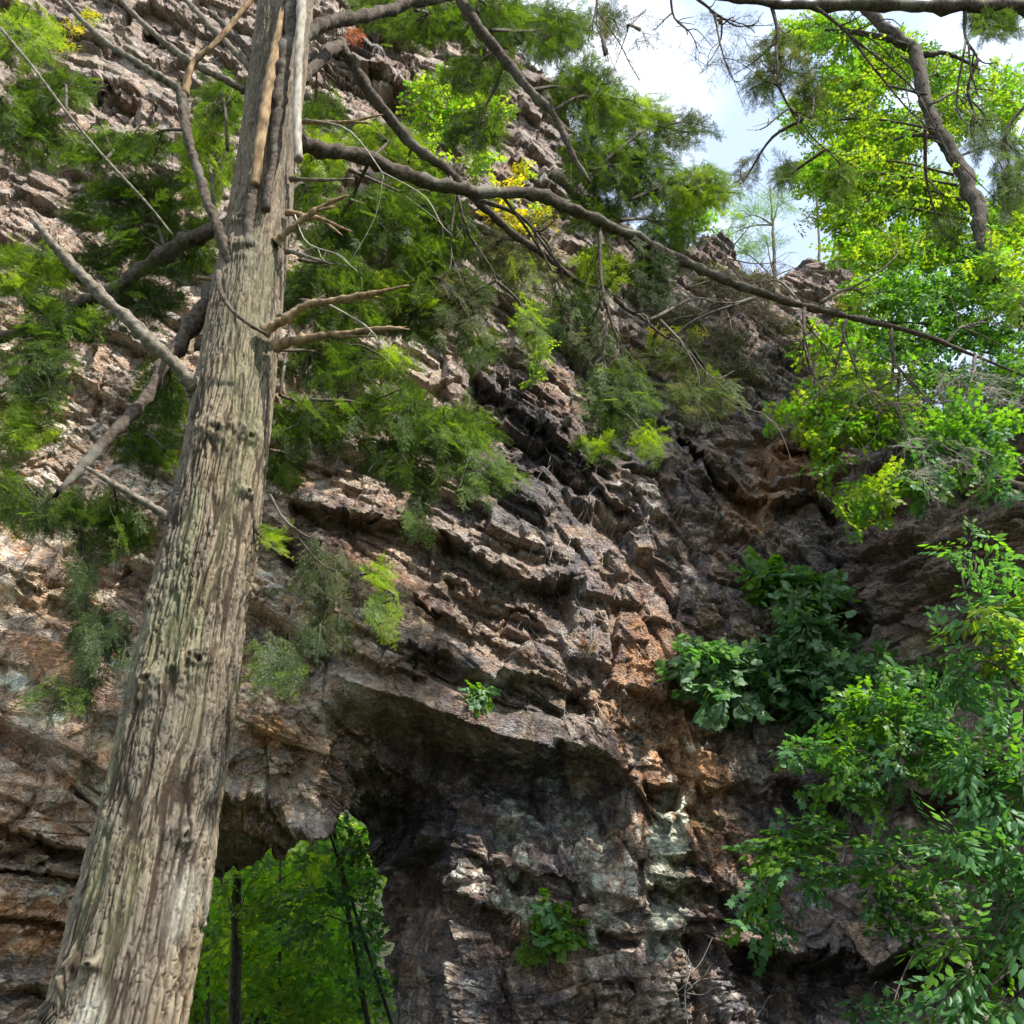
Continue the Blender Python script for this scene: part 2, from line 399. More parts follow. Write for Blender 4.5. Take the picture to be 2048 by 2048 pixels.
# ledges: polyline of the overhanging lip, depth under it (m), px height of the underside, px over which it comes back, sharp side fade
LEDGES = [
 ([(655,1338),(700,1362),(760,1378),(850,1408),(940,1445),(1000,1467),(1100,1492),(1200,1512),(1250,1520)], 0.95, 78, 260, 50),
 ([(575,985),(650,1005),(700,1028),(790,1033),(850,1048),(900,1060),(960,1105),(1010,1135),(1060,1158),(1110,1163),(1150,1135)], 0.42, 26, 130, 25),
 ([(940,700),(985,760),(1030,810),(1080,850),(1120,892),(1170,935),(1230,990),(1290,1015)], 0.45, 34, 90, 30),
 ([(860,880),(930,905),(1000,960),(1070,1010),(1110,1060)], 0.2, 20, 80, 25),
 ([(640,60),(700,110),(760,140),(830,190),(870,240)], 0.5, 40, 90, 30),
 ([(690,-40),(740,30),(800,90),(850,170)], 0.35, 30, 60, 30),
 ([(1340,830),(1380,880),(1430,930),(1480,965),(1530,992)], 0.38, 22, 70, 25),
 ([(1535,888),(1570,880),(1620,896),(1680,900)], 0.45, 26, 100, 25),
 ([(1530,1004),(1580,1006),(1630,985),(1680,1010)], 0.5, 30, 120, 25),
 ([(1000,1352),(1060,1362),(1120,1372),(1190,1388)], 0.3, 20, 60, 25),
 ([(1105,1478),(1150,1480),(1200,1492),(1240,1520)], 0.3, 35, 60, 15),
 ([(1284,1552),(1320,1560),(1362,1550)], 0.35, 18, 90, 12),
 ([(1335,1715),(1370,1712),(1400,1716)], 0.25, 18, 40, 12),
 ([(1290,1758),(1350,1768),(1400,1762),(1450,1785),(1510,1792),(1560,1780)], 0.42, 22, 70, 20),
 ([(1300,1870),(1350,1862),(1420,1870),(1480,1888),(1540,1895)], 0.32, 16, 60, 25),
 ([(1190,1845),(1230,1850),(1285,1864)], 0.25, 16, 40, 15),
 ([(840,1770),(920,1800),(1010,1812),(1040,1808)], 0.4, 20, 60, 20),
 ([(930,1695),(980,1712),(1035,1735),(1080,1742)], 0.25, 20, 40, 20),
 ([(1020,1742),(1100,1748),(1160,1762)], 0.25, 16, 50, 12),
 ([(1190,1962),(1230,1950),(1275,1962)], 0.22, 16, 40, 15),
 ([(1470,1570),(1560,1550),(1650,1590),(1740,1545),(1850,1600),(1960,1560),(2100,1590)], 0.6, 45, 300, 160),
 ([(1430,1900),(1520,1880),(1600,1910),(1690,1895),(1750,1925),(1840,1880),(1900,1910),(2060,1880),(2200,1900)], 0.8, 40, 240, 120),
 ([(1620,1190),(1680,1205),(1740,1230)], 0.3, 20, 70, 20),
 ([(-60,1640),(40,1655),(130,1690),(220,1710)], 0.35, 16, 50, 30),
 ([(-60,1720),(60,1735),(160,1750),(230,1770)], 0.30, 14, 50, 30),
 ([(-60,1830),(60,1835),(160,1850),(200,1870)], 0.3, 14, 40, 30),
 ([(-60,1960),(60,1965),(130,1990)], 0.25, 12, 40, 30),
 ([(640,1290),(720,1300),(780,1330),(860,1350)], 0.16, 12, 50, 20),
 ([(620,1220),(700,1235),(780,1270),(850,1290),(920,1330)], 0.18, 14, 60, 20),
 ([(900,1150),(960,1190),(1040,1220),(1100,1260)], 0.2, 14, 60, 20),
 ([(820,1180),(880,1210),(960,1250),(1040,1290)], 0.16, 12, 50, 20),
 ([(200,560),(160,540),(120,500)][::-1], 0.35, 20, 60, 15),
 ([(180,140),(230,175),(280,190)], 0.35, 30, 60, 15),
 ([(280,40),(330,70),(380,80)], 0.3, 25, 50, 15),
 ([(30,1150),(100,1180),(180,1210),(260,1230)], 0.18, 14, 60, 20),
 ([(560,1095),(640,1120),(720,1160)], 0.16, 14, 60, 20),
 ([(1090,610),(1150,690),(1190,750)], 0.35, 30, 70, 20),
]
# opening of the arch in the picture
HOLE = np.array([(250,2500),(300,2000),(330,1830),(372,1812),(400,1790),(430,1770),(455,1740),(480,1728),(530,1706),(575,1700),(600,1680),(640,1672),
 (655,1640),(676,1618),(692,1610),(706,1622),(722,1640),(735,1650),(745,1700),(752,1780),(762,1860),(775,1930),(790,2010),(800,2100),(820,2500)], float)

def inside(px, py, poly):
    r = np.zeros(px.shape, bool); n = len(poly)
    for a in range(n):
        x1, y1 = poly[a]; x2, y2 = poly[(a + 1) % n]
        c = ((y1 > py) != (y2 > py)) & (px < (x2 - x1) * (py - y1) / (y2 - y1 + 1e-9) + x1)
        r ^= c
    return r

def rock_depth(px, py):
    # wobble the drawn lines so that lips and lines are ragged
    p2 = np.stack([px / 60, py / 60, 0 * px], -1)
    wx = 3 * noise3(p2, 31) + 3 * noise3(p2 * 3.1, 32)
    wy = 3 * noise3(p2, 33) + 2 * noise3(p2 * 2.7, 34) + 2 * noise3(p2 * 8, 35)
    st = np.floor(px / 26 + 1.2 * noise3(p2 * 1.5, 36)); wy = wy + 12 * (h3(st, st * 0, st * 0, 5) - 0.5)
    st = np.floor(px / 71 + 0.4 * noise3(p2, 37) + 0.3 * py / 71); wy = wy + 16 * (h3(st, st * 0, st * 0, 6) - 0.5)
    x = px + wx; y = py + wy
    Y = baseY(px, py)
    # the jutting lit block left of the arch, its underside, and the tunnel wall of the right pier
    lip = np.interp(x, [250, 360, 450, 520, 600, 650, 700, 740, 765], [1700, 1640, 1585, 1607, 1640, 1650, 1615, 1590, 1560])
    t = y - lip
    w = sstep(150, 420, x) * (1 - sstep(690, 770, x))
    Y = Y + w * sstep(0, 130, t) * 2.2
    left = sstep(380, 480, x) * (1 - sstep(725, 770, x + 0.25 * (y - 1450))) * sstep(1335, 1420, y)
    Y = Y - 0.45 * left * (1 - sstep(0, 40, t))
    pier = (1 - sstep(760, 905, x)) * sstep(640, 730, x) * sstep(1500, 1650, y)
    Y = Y + pier * 2.3
    xw, yw = x, y
    for li, (pl, D, wd, back, fade) in enumerate(LEDGES):
        pl = np.array(pl, float)
        x, y = (px + 0.4 * wx, py + 0.45 * wy) if li < 1 else (xw, yw)
        x0, x1 = pl[0, 0], pl[-1, 0]
        ly = np.interp(x, pl[:, 0], pl[:, 1])
        t = y - ly
        win = sstep(x0 - fade * 0.3, x0 + fade, x) * (1 - sstep(x1 - fade, x1 + fade * 0.3, x))
        g = sstep(0, wd, t) * (1 - sstep(wd, wd + back, t))
        lipb = np.where(t < 0, np.exp(t / (back * 0.45)), np.exp(-t / 6.0))       # the lip itself juts out a little
        Y = Y + win * (D * g - 0.30 * D * lipb)
    return Y

def cliff_mesh():
    xs = np.concatenate([np.arange(-560, -60, 14), np.arange(-60, 2110, 1.95), np.arange(2110, 2660, 14)])
    ys = np.concatenate([np.arange(-345, -60, 6.0), np.arange(-60, 2080, 1.95), np.arange(2080, 2440, 5.0)])
    PX, PY = np.meshgrid(xs, ys)
    nv = len(ys)
    Y = rock_depth(PX, PY)
    P = at(PX, PY, Y)
    # outward normals of the smoothed face
    def smooth(a, k):
        for _ in range(2):
            for ax in (0, 1):
                c = np.cumsum(np.concatenate([np.repeat(np.take(a, [0], ax), k + 1, ax), a, np.repeat(np.take(a, [-1], ax), k, ax)], ax), ax)
                a = (np.take(c, range(2 * k + 1, c.shape[ax]), ax) - np.take(c, range(0, c.shape[ax] - 2 * k - 1), ax)) / (2 * k + 1)
        return a
    S = smooth(P, 40)
    du = np.gradient(S, axis=1); dv = np.gradient(S, axis=0)
    Nn = np.cross(du, dv); Nn /= np.linalg.norm(Nn, axis=-1)[..., None] + 1e-9
    flip = (Nn * (P - CAM)).sum(-1) > 0
    Nn[flip] *= -1
    # blend with the plain facing direction to stay well behaved in undercuts
    view = -(P - CAM); view /= np.linalg.norm(view, axis=-1)[..., None]
    Nn = Nn * 0.6 + view * 0.4; Nn /= np.linalg.norm(Nn, axis=-1)[..., None]
    # two bedding regimes
    flat = np.clip(sstep(1450, 1650, PY - 0.15 * np.abs(PX - 1200)) + sstep(1080, 1200, PX + 90 * noise3(np.stack([PX / 150, PY / 150, 0 * PX], -1), 47)) * sstep(850, 1000, PY) + sstep(1380, 1450, PX) * 0.9, 0, 1)
    flat = sstep(0.35, 0.65, flat)
    warp = np.stack([fbm(P * 1.1, 3, 51), fbm(P * 1.1, 3, 52), fbm(P * 1.1, 3, 53)], -1)
    warp2 = np.stack([noise3(P * 6, 54), noise3(P * 6, 55), noise3(P * 6, 56)], -1)
    disp = 0
    def layer(Q0, dip, scl, k, amp, steep=9.0, tilt=0.9):
        steep = steep * 2.2
        c, s = math.cos(dip), math.sin(dip)
        Q = np.stack([Q0[..., 0] * c - Q0[..., 2] * s, Q0[..., 1], Q0[..., 0] * s + Q0[..., 2] * c], -1)
        h, r = blocks(Q / np.array(scl), k, steep, tilt)
        return amp * (h - 0.4), r
    Pw = P + 0.025 * warp + 0.004 * warp2
    tex = {}
    sh = sstep(-0.25, 0.3, fbm(P * 0.9, 3, 57))
    sh2 = sstep(-0.25, 0.3, fbm(P * 0.7 + 9, 3, 49))
    for nm_, dip, wgt in (('dip', R(27), 1 - flat), ('flat', R(3), flat)):
        D_ = nm_ == 'dip'; kk = 160 if D_ else 290
        dA, rA = layer(Pw, dip, (1.7, 1.6, 1.0) if D_ else (1.0, 1.6, 1.15), kk, 0.30 if D_ else 0.24)
        dB, rB = layer(Pw + 5.3, dip - 0.10, (0.86, 0.9, 0.52) if D_ else (0.42, 0.9, 0.50), kk + 30, 0.165 if D_ else 0.13, 9, 0.65)
        dX, rX = layer(Pw + 2.9, dip + R(62), (0.85, 0.9, 0.50), kk + 60, 0.18, 8, 1.2)
        dC, rC = layer(Pw - 3.1, dip + 0.12, (0.27, 0.4, 0.19) if D_ else (0.16, 0.4, 0.20), kk + 90, 0.058, 7)
        dE, rE = layer(Pw + 8.1, dip - R(50), (0.24, 0.4, 0.12), kk + 110, 0.045, 7, 1.2)
        dD, rD = layer(Pw + 1.7, dip + 0.4, (0.10, 0.2, 0.06), kk + 130, 0.020, 5, 1.0)
        calmU = 1 - 0.4 * (1 - sstep(500, 900, PY)) * sstep(-0.3, 0.2, fbm(P * 0.5, 2, 45))
        dC, dE, dD = dC * calmU, dE * calmU, dD * calmU
        disp = disp + wgt * (dA + dB * (0.35 + 0.65 * sh2) + dX * (1.0 - 0.6 * sh2) + dC * (0.2 + 0.8 * sh) + dE * (0.75 - 0.5 * sh2) * (0.3 + 0.7 * sh) + dD * (0.25 + 0.75 * sh))
        tex[nm_] = (rA, rB, rC)
    # long open joints
    Qd = np.stack([P[..., 0] * math.cos(R(27)) - P[..., 2] * math.sin(R(27)), P[..., 1], P[..., 0] * math.sin(R(27)) + P[..., 2] * math.cos(R(27))], -1)
    jn = fbm(np.where(flat[..., None] > 0.5, P * [0.9, 0.8, 0.8], Qd * [0.35, 0.6, 1.3]) + 0.25 * warp, 3, 48)
    jn2 = fbm(P * [1.3, 1, 0.55] + 7, 3, 46)
    disp = disp - 0.03 * np.exp(-(jn / 0.010) ** 2) - 0.02 * np.exp(-(jn2 / 0.010) ** 2)
    # thin horizontal beds low on the left and low on the right
    beds = (sstep(1480, 1640, PY) * (1 - sstep(330, 430, PX)) + sstep(1900, 1990, PY) * sstep(800, 900, PX))
    zb = P[..., 2] + 0.10 * warp[..., 0] + 0.1 * noise3(P * np.array([0.8, 0.8, 0.2]), 58) + 0.015 * warp2[..., 1]
    bz = zb / 0.13; bi = np.floor(bz); fr = bz - bi
    hb = h3(bi, np.floor(P[..., 0] * 0.8 + 0.5 * warp[..., 1] + h3(bi, bi * 0, bi * 0, 3) * 3), bi * 0, 8)
    disp = disp + beds * (0.16 * (hb - 0.4) - 0.05 * np.exp(-((fr - 0.06) / 0.08) ** 2) + 0.02 * (0.5 - fr))
    # vertical flutes on the wet walls
    flute = sstep(1380, 1500, PY) * (1 - beds * 0.6) * sstep(700, 800, PX) + sstep(1550, 1700, PX)
    disp = disp + np.clip(flute, 0, 1) * 0.010 * fbm(P * np.array([11, 11, 0.9]), 3, 59)
    disp = disp + 0.005 * fbm(P * 12, 3, 61) + 0.01 * fbm(P * 1.6, 2, 62)
    lipY = np.interp(PX, [640, 760, 1000, 1240], [1335, 1378, 1467, 1518]); tl = PY - lipY
    calm = sstep(620, 680, PX) * (1 - sstep(1200, 1260, PX)) * sstep(-70, -10, tl) * (1 - sstep(60, 110, tl))
    calm2 = sstep(400, 470, PX) * (1 - sstep(720, 770, PX)) * sstep(1330, 1400, PY) * (1 - sstep(1640, 1700, PY))
    disp = disp * (1 - 0.8 * calm)
    P = P + Nn * disp[..., None]

    # ---------------- colour of the stone, with some light and shade painted in
    rA, rB, rC = [np.where(flat > 0.5, b, a) for a, b in zip([t[0] for t in (tex['dip'][0], tex['dip'][1], tex['dip'][2])], [t[0] for t in (tex['flat'][0], tex['flat'][1], tex['flat'][2])])]
    rB2 = np.where(flat > 0.5, tex['flat'][1][3], tex['dip'][1][3])
    n1 = fbm(P * 0.7, 4, 71); n2 = fbm(P * 2.2, 4, 72); n3 = fbm(P * 7, 3, 73); n4 = fbm(P * 0.9, 3, 74)
    st1 = fbm(P * np.array([5.5, 5.5, 0.45]), 4, 75); st2 = fbm(P * np.array([13, 13, 0.8]), 3, 76)
    tan = np.array([0.32, 0.235, 0.165]); mauve = np.array([0.165, 0.138, 0.132]); rust = np.array([0.30, 0.145, 0.06])
    umber = np.array([0.15, 0.105, 0.072]); dark = np.array([0.035, 0.034, 0.040]); pale = np.array([0.44, 0.42, 0.35])
    lich = np.array([0.36, 0.38, 0.29]); yel = np.array([0.29, 0.27, 0.12]); slate = np.array([0.115, 0.115, 0.125])
    def mixc(c, d, w): return c * (1 - w[..., None]) + d * w[..., None]
    def blob(cx, cy, rx, ry): return np.exp(-(((PX - cx) / rx) ** 2 + ((PY - cy) / ry) ** 2))
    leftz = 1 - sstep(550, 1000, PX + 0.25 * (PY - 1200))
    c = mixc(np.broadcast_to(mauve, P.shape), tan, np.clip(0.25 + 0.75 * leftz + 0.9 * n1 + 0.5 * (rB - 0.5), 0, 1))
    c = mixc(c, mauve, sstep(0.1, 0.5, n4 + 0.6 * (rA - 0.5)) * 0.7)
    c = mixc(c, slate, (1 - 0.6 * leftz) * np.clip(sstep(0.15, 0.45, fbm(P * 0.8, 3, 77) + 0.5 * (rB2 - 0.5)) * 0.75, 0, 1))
    rustz = 0.9 * blob(1330, 1450, 90, 230) + 0.9 * blob(1600, 930, 80, 60) + 0.9 * blob(1500, 1020, 60, 70) + 1.0 * blob(70, 1880, 170, 80) \
        + 0.8 * blob(530, 1470, 90, 70) + 0.6 * blob(1430, 1650, 90, 160) + 0.55 * blob(200, 1250, 200, 120) + 0.35 * blob(1250, 1300, 50, 200) \
        + 0.45 * blob(60, 1330, 120, 160) + 0.5 * blob(750, 1120, 100, 70) + 0.4 * blob(1000, 1850, 200, 100) + 0.5 * blob(50, 420, 150, 100)
    pal = np.array([[0.32, 0.24, 0.17], [0.27, 0.19, 0.14], [0.15, 0.125, 0.14], [0.09, 0.088, 0.105], [0.23, 0.14, 0.085], [0.34, 0.31, 0.27], [0.17, 0.125, 0.095], [0.05, 0.048, 0.06]])
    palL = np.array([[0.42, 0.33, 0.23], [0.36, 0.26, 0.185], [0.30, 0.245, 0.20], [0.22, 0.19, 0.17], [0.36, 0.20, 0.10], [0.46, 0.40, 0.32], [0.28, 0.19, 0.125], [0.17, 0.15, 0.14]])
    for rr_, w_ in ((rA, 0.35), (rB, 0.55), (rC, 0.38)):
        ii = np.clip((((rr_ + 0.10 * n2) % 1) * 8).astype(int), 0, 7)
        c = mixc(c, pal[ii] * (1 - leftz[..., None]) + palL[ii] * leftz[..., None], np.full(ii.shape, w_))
    c = mixc(c, umber, np.clip(sstep(0.0, 0.5, n2 + 0.5 * rustz - 0.05) * 0.3, 0, 1))
    c = mixc(c, rust, np.clip(sstep(0.30, 0.95, rustz + 0.6 * n2 + 0.3 * n3 + 0.6 * (rB - 0.5) + 0.4 * (rC - 0.5) + 0.3 * st1) * 0.8, 0, 1))
    # desert varnish and wet black streaks, plus shade painted in by the arch and overhangs
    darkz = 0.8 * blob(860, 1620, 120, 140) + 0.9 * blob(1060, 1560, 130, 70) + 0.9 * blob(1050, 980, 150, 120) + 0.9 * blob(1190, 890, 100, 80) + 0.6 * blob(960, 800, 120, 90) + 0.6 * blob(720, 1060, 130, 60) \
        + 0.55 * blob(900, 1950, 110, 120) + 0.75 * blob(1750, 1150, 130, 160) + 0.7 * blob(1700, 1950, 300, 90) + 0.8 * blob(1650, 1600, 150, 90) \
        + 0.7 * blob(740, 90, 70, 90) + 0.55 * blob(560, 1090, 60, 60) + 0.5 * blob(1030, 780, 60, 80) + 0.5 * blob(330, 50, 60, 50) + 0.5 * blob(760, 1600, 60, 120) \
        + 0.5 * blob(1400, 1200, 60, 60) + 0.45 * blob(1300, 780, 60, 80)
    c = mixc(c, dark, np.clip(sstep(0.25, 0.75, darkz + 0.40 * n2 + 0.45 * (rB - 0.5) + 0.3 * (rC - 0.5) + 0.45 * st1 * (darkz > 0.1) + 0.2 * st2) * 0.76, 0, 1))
    # the brown smooth wall on the far right
    wallz = sstep(1650, 1780, PX) * sstep(900, 1000, PY) * (1 - sstep(1500, 1700, PY))
    c = mixc(c, np.array([0.17, 0.12, 0.075]), wallz * 0.75 * (0.7 + 0.3 * np.clip(st1, -1, 1)))
    # lichen and lime streaks
    lz = 1.0 * blob(1335, 1750, 50, 230) + 0.7 * blob(1020, 1650, 60, 60) + 0.7 * blob(1000, 1790, 90, 70) + 0.45 * blob(1150, 1620, 80, 120) \
        + 0.5 * blob(1200, 1830, 60, 150) + 0.55 * blob(1110, 1950, 30, 60) + 0.35 * blob(1150, 1430, 60, 60) + 0.25 * blob(880, 1400, 200, 80) + 0.3 * blob(1600, 1620, 90, 90)
    c = mixc(c, lich, np.clip(sstep(0.42, 0.85, lz + 0.45 * st1 + 0.35 * n3 + 0.2 * n2) * 0.85, 0, 1))
    c = mixc(c, yel, np.clip(sstep(0.45, 0.8, 0.55 * blob(1340, 1780, 25, 150) + 0.6 * blob(1420, 1650, 50, 80) + 0.4 * blob(1170, 1340, 40, 40) + 0.5 * n2) * 0.8, 0, 1))
    # pale scaly bloom on the sun side, upper slabs greyer
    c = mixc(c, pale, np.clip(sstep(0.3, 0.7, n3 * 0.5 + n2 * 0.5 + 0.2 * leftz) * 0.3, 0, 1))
    up = (1 - sstep(350, 800, PY)) 
    c = mixc(c, np.array([0.20, 0.165, 0.15]), up * 0.5)
    c = c * (0.80 + 0.40 * rC[..., None]) * (1 + 0.35 * n3[..., None])
    wetz = np.clip(sstep(1330, 1500, PY) * sstep(680, 800, PX), 0, 1)
    c = c * (1 + wetz * (0.7 * st2 + 0.5 * st1))[..., None]
    c = mixc(c, np.array([0.40, 0.41, 0.36]), wetz * sstep(0.25, 0.6, st2 + 0.4 * st1 + 0.4 * n3) * 0.45)
    fac = sstep(0.72, 0.78, rB) * 0.5
    c = mixc(c, np.array([0.06, 0.055, 0.062]), np.clip(fac * (0.55 + 0.6 * n2) * (1 - 0.5 * leftz), 0, 0.8))
    c = mixc(c, np.array([0.17, 0.085, 0.06]), sstep(0.60, 0.66, rA) * 0.35 * np.clip(0.5 + n2, 0, 1))
    c = c * np.array([0.95, 0.985, 1.0])
    c = np.clip(1.62 * c * (1.0 + 0.32 * leftz * sstep(900, 1150, PY))[..., None], 0.02, 0.72)  # lower left brightened in the colour in place of sun the foliage blocks

    nr, nc = P.shape[:2]
    idx = np.arange(nr * nc).reshape(nr, nc)
    # faces outside the opening
    p2 = np.stack([PX / 30, PY / 30, 0 * PX], -1)
    hx = PX + 7 * noise3(p2, 81) + 4 * noise3(p2 * 3, 82); hy = PY + 7 * noise3(p2, 83) + 5 * noise3(p2 * 2.6, 84)
    hole = inside(hx, hy, HOLE)
    pj = np.stack([PX / 22, PX * 0, PX * 0], -1)
    skl = np.interp(PX + 5 * noise3(p2 * 2, 40), SKY[:, 0], SKY[:, 1]) + 6 * noise3(pj, 41) + 10 * (h3(np.floor(PX / 31), PX * 0, PX * 0, 4) - 0.5) + 3 * noise3(pj * 4, 42)
    hole = hole | (PY < skl)
    fm = ~(hole[:-1, :-1] & hole[1:, :-1] & hole[:-1, 1:] & hole[1:, 1:])
    q = np.stack([idx[:-1, :-1], idx[1:, :-1], idx[1:, 1:], idx[:-1, 1:]], -1)
    F = q[fm]
    V = [P.reshape(-1, 3)]; CC = [c.reshape(-1, 3)]; n = nr * nc; faces = [F]
    # thickness: walk round the opening and carry its rim back into the rock
    H = ~fm; CPYf = PY.ravel()
    e = []
    a = fm[:, :-1] & H[:, 1:]; i, j = np.nonzero(a); e.append(np.stack([idx[i + 1, j + 1], idx[i, j + 1]], -1))
    a = H[:, :-1] & fm[:, 1:]; i, j = np.nonzero(a); e.append(np.stack([idx[i, j + 1], idx[i + 1, j + 1]], -1))
    a = fm[:-1] & H[1:]; i, j = np.nonzero(a); e.append(np.stack([idx[i + 1, j], idx[i + 1, j + 1]], -1))
    a = H[:-1] & fm[1:]; i, j = np.nonzero(a); e.append(np.stack([idx[i + 1, j + 1], idx[i + 1, j]], -1))
    e = np.concatenate(e)
    u, inv = np.unique(e, return_inverse=True); inv = inv.reshape(e.shape)
    rim = V[0][u]; d = rim - CAM; d /= np.linalg.norm(d, axis=1)[:, None]
    prev = u
    for s_ in range(1, 6):
        ctr = np.array([-2.2, 12.0, 1.6]); out = rim - ctr; sky_rim = CPYf[u] < 1000; out[:, 1] = 0; out /= np.linalg.norm(out, axis=1)[:, None]
        nvx = rim + d * 0.45 * s_ + out * (0.10 * s_ * s_) * (~sky_rim[:, None]) + sky_rim[:, None] * (np.array([0, 1, 0.1]) * 0.3 * s_ * s_ - d * 0.45 * s_) + 0.05 * np.stack([noise3(rim * 3 + s_, 85), noise3(rim * 3 + s_, 86), noise3(rim * 3 + s_, 87)], -1)
        cur = n + np.arange(len(u)); V.append(nvx); CC.append(np.broadcast_to(umber * 0.8, nvx.shape)); n += len(u)
        faces.append(np.stack([prev[inv[:, 0]], prev[inv[:, 1]], cur[inv[:, 1]], cur[inv[:, 0]]], -1)); prev = cur
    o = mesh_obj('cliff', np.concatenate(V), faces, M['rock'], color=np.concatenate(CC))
    tag(o, 'fractured brown and grey rock cliff pierced by a natural arch', 'cliff', kind='structure')
    return PX, PY, P
CPX, CPY, CPOS = cliff_mesh()
_col = CPX[0]
def on_cliff(px, py, lift=0.0):
    j = int(np.clip(np.searchsorted(_col, px), 0, len(_col) - 1))
    i = int(np.argmin(np.abs(CPY[:, j] - py)))
    p = CPOS[i, j].copy()
    d = p - CAM
    return p - d / np.linalg.norm(d) * lift
def cliff_Y(px, py): return float(on_cliff(px, py)[1])
# ------------------------------------------------------------------ ground, far slope
def ground():
    xs = np.concatenate([np.linspace(-400, -30, 24), np.linspace(-28, 28, 60), np.linspace(30, 400, 24)])
    ys = np.concatenate([np.linspace(-200, -12, 16), np.linspace(-10, 60, 90), np.linspace(65, 500, 30)])
    X, Y = np.meshgrid(xs, ys)
    Z = 0.12 * noise3(np.stack([X * 0.3, Y * 0.3, X * 0], -1), 5)
    Z = Z + sstep(22, 60, Y) * 16 + sstep(60, 300, Y) * 30 + 0.8 * sstep(20, 40, Y) * noise3(np.stack([X * 0.12, Y * 0.12, X * 0], -1), 6)
    Z = Z - 0.15
    n = np.arange(X.size).reshape(X.shape)
    F = np.stack([n[:-1, :-1], n[:-1, 1:], n[1:, 1:], n[1:, :-1]], -1).reshape(-1, 4)
    m = bpy.data.materials.new('forest_floor'); t, N, L = nodes(m)
    out = N('ShaderNodeOutputMaterial'); p = N('ShaderNodeBsdfPrincipled'); L(p.outputs[0], out.inputs['Surface']); p.inputs['Roughness'].default_value = 1
    tc = N('ShaderNodeTexCoord'); n1 = N('ShaderNodeTexNoise'); n1.inputs['Scale'].default_value = 1.5; n1.inputs['Detail'].default_value = 9
    L(tc.outputs['Object'], n1.inputs['Vector']); r = N('ShaderNodeValToRGB')
    r.color_ramp.elements[0].position = 0.4; r.color_ramp.elements[1].position = 0.6
    r.color_ramp.elements[0].color = (0.03, 0.028, 0.014, 1); r.color_ramp.elements[1].color = (0.025, 0.055, 0.012, 1)
    L(n1.outputs['Fac'], r.inputs['Fac']); L(r.outputs['Color'], p.inputs['Base Color'])
    o = mesh_obj('ground', np.stack([X, Y, Z], -1), [F], m, smooth=True); o['kind'] = 'structure'
    return o
ground()
def gz(x, y):
    return float(-0.15 + sstep(22, 60, y) * 16)

# ------------------------------------------------------------------ leaf and spray patterns
def leaf_shape(kind):
    if kind == 'maple':
        half = [(0.0, 0.0), (0.10, 0.14), (0.34, 0.10), (0.22, 0.27), (0.50, 0.42), (0.33, 0.46), (0.36, 0.60), (0.16, 0.58), (0.0, 0.98)]
        w = 1.05
    elif kind == 'round':
        half = [(0.0, 0.06), (0.20, -0.10), (0.45, 0.08), (0.55, 0.34), (0.40, 0.50), (0.34, 0.70), (0.12, 0.80), (0.0, 1.0)]; w = 1.05
    else:
        half = [(0.0, 0.0), (0.15, 0.18), (0.20, 0.45), (0.12, 0.75), (0.0, 1.0)]; w = 1.0
    h = np.array(half) * [w, 1]
    L_ = h; Rr = h[1:-1][::-1] * [-1, 1]
    o = np.vstack([L_, Rr])
    n = len(h)
    ctr = np.array([[0, 0.42 if kind != 'lance' else 0.5]])
    V2 = np.vstack([o, ctr]); k = len(o)
    F = [(i, (i + 1) % k, k) for i in range(k)]
    z = -0.22 * np.abs(V2[:, 0]) - 0.10 * (V2[:, 1] ** 2)
    V = np.stack([V2[:, 1], V2[:, 0], z + 0.03], -1)     # x: towards the tip, y: across, z: up
    return V.astype(np.float32), np.array(F)

def frames(d, up):
    d = d / (np.linalg.norm(d, axis=-1, keepdims=True) + 1e-9)
    y = np.cross(up, d); y /= np.linalg.norm(y, axis=-1, keepdims=True) + 1e-9
    z = np.cross(d, y)
    return np.stack([d, y, z], -1)           # columns

def stamp(V, F, pos, Mx, sc):
    """copies of (V,F) at pos with frames Mx and size sc"""
    W = np.einsum('nij,vj->nvi', Mx, V) * np.asarray(sc)[:, None, None] + pos[:, None]
    n = len(V)
    G = F[None] + (np.arange(len(pos)) * n)[:, None, None]
    return W.reshape(-1, 3), G.reshape(-1, F.shape[1])

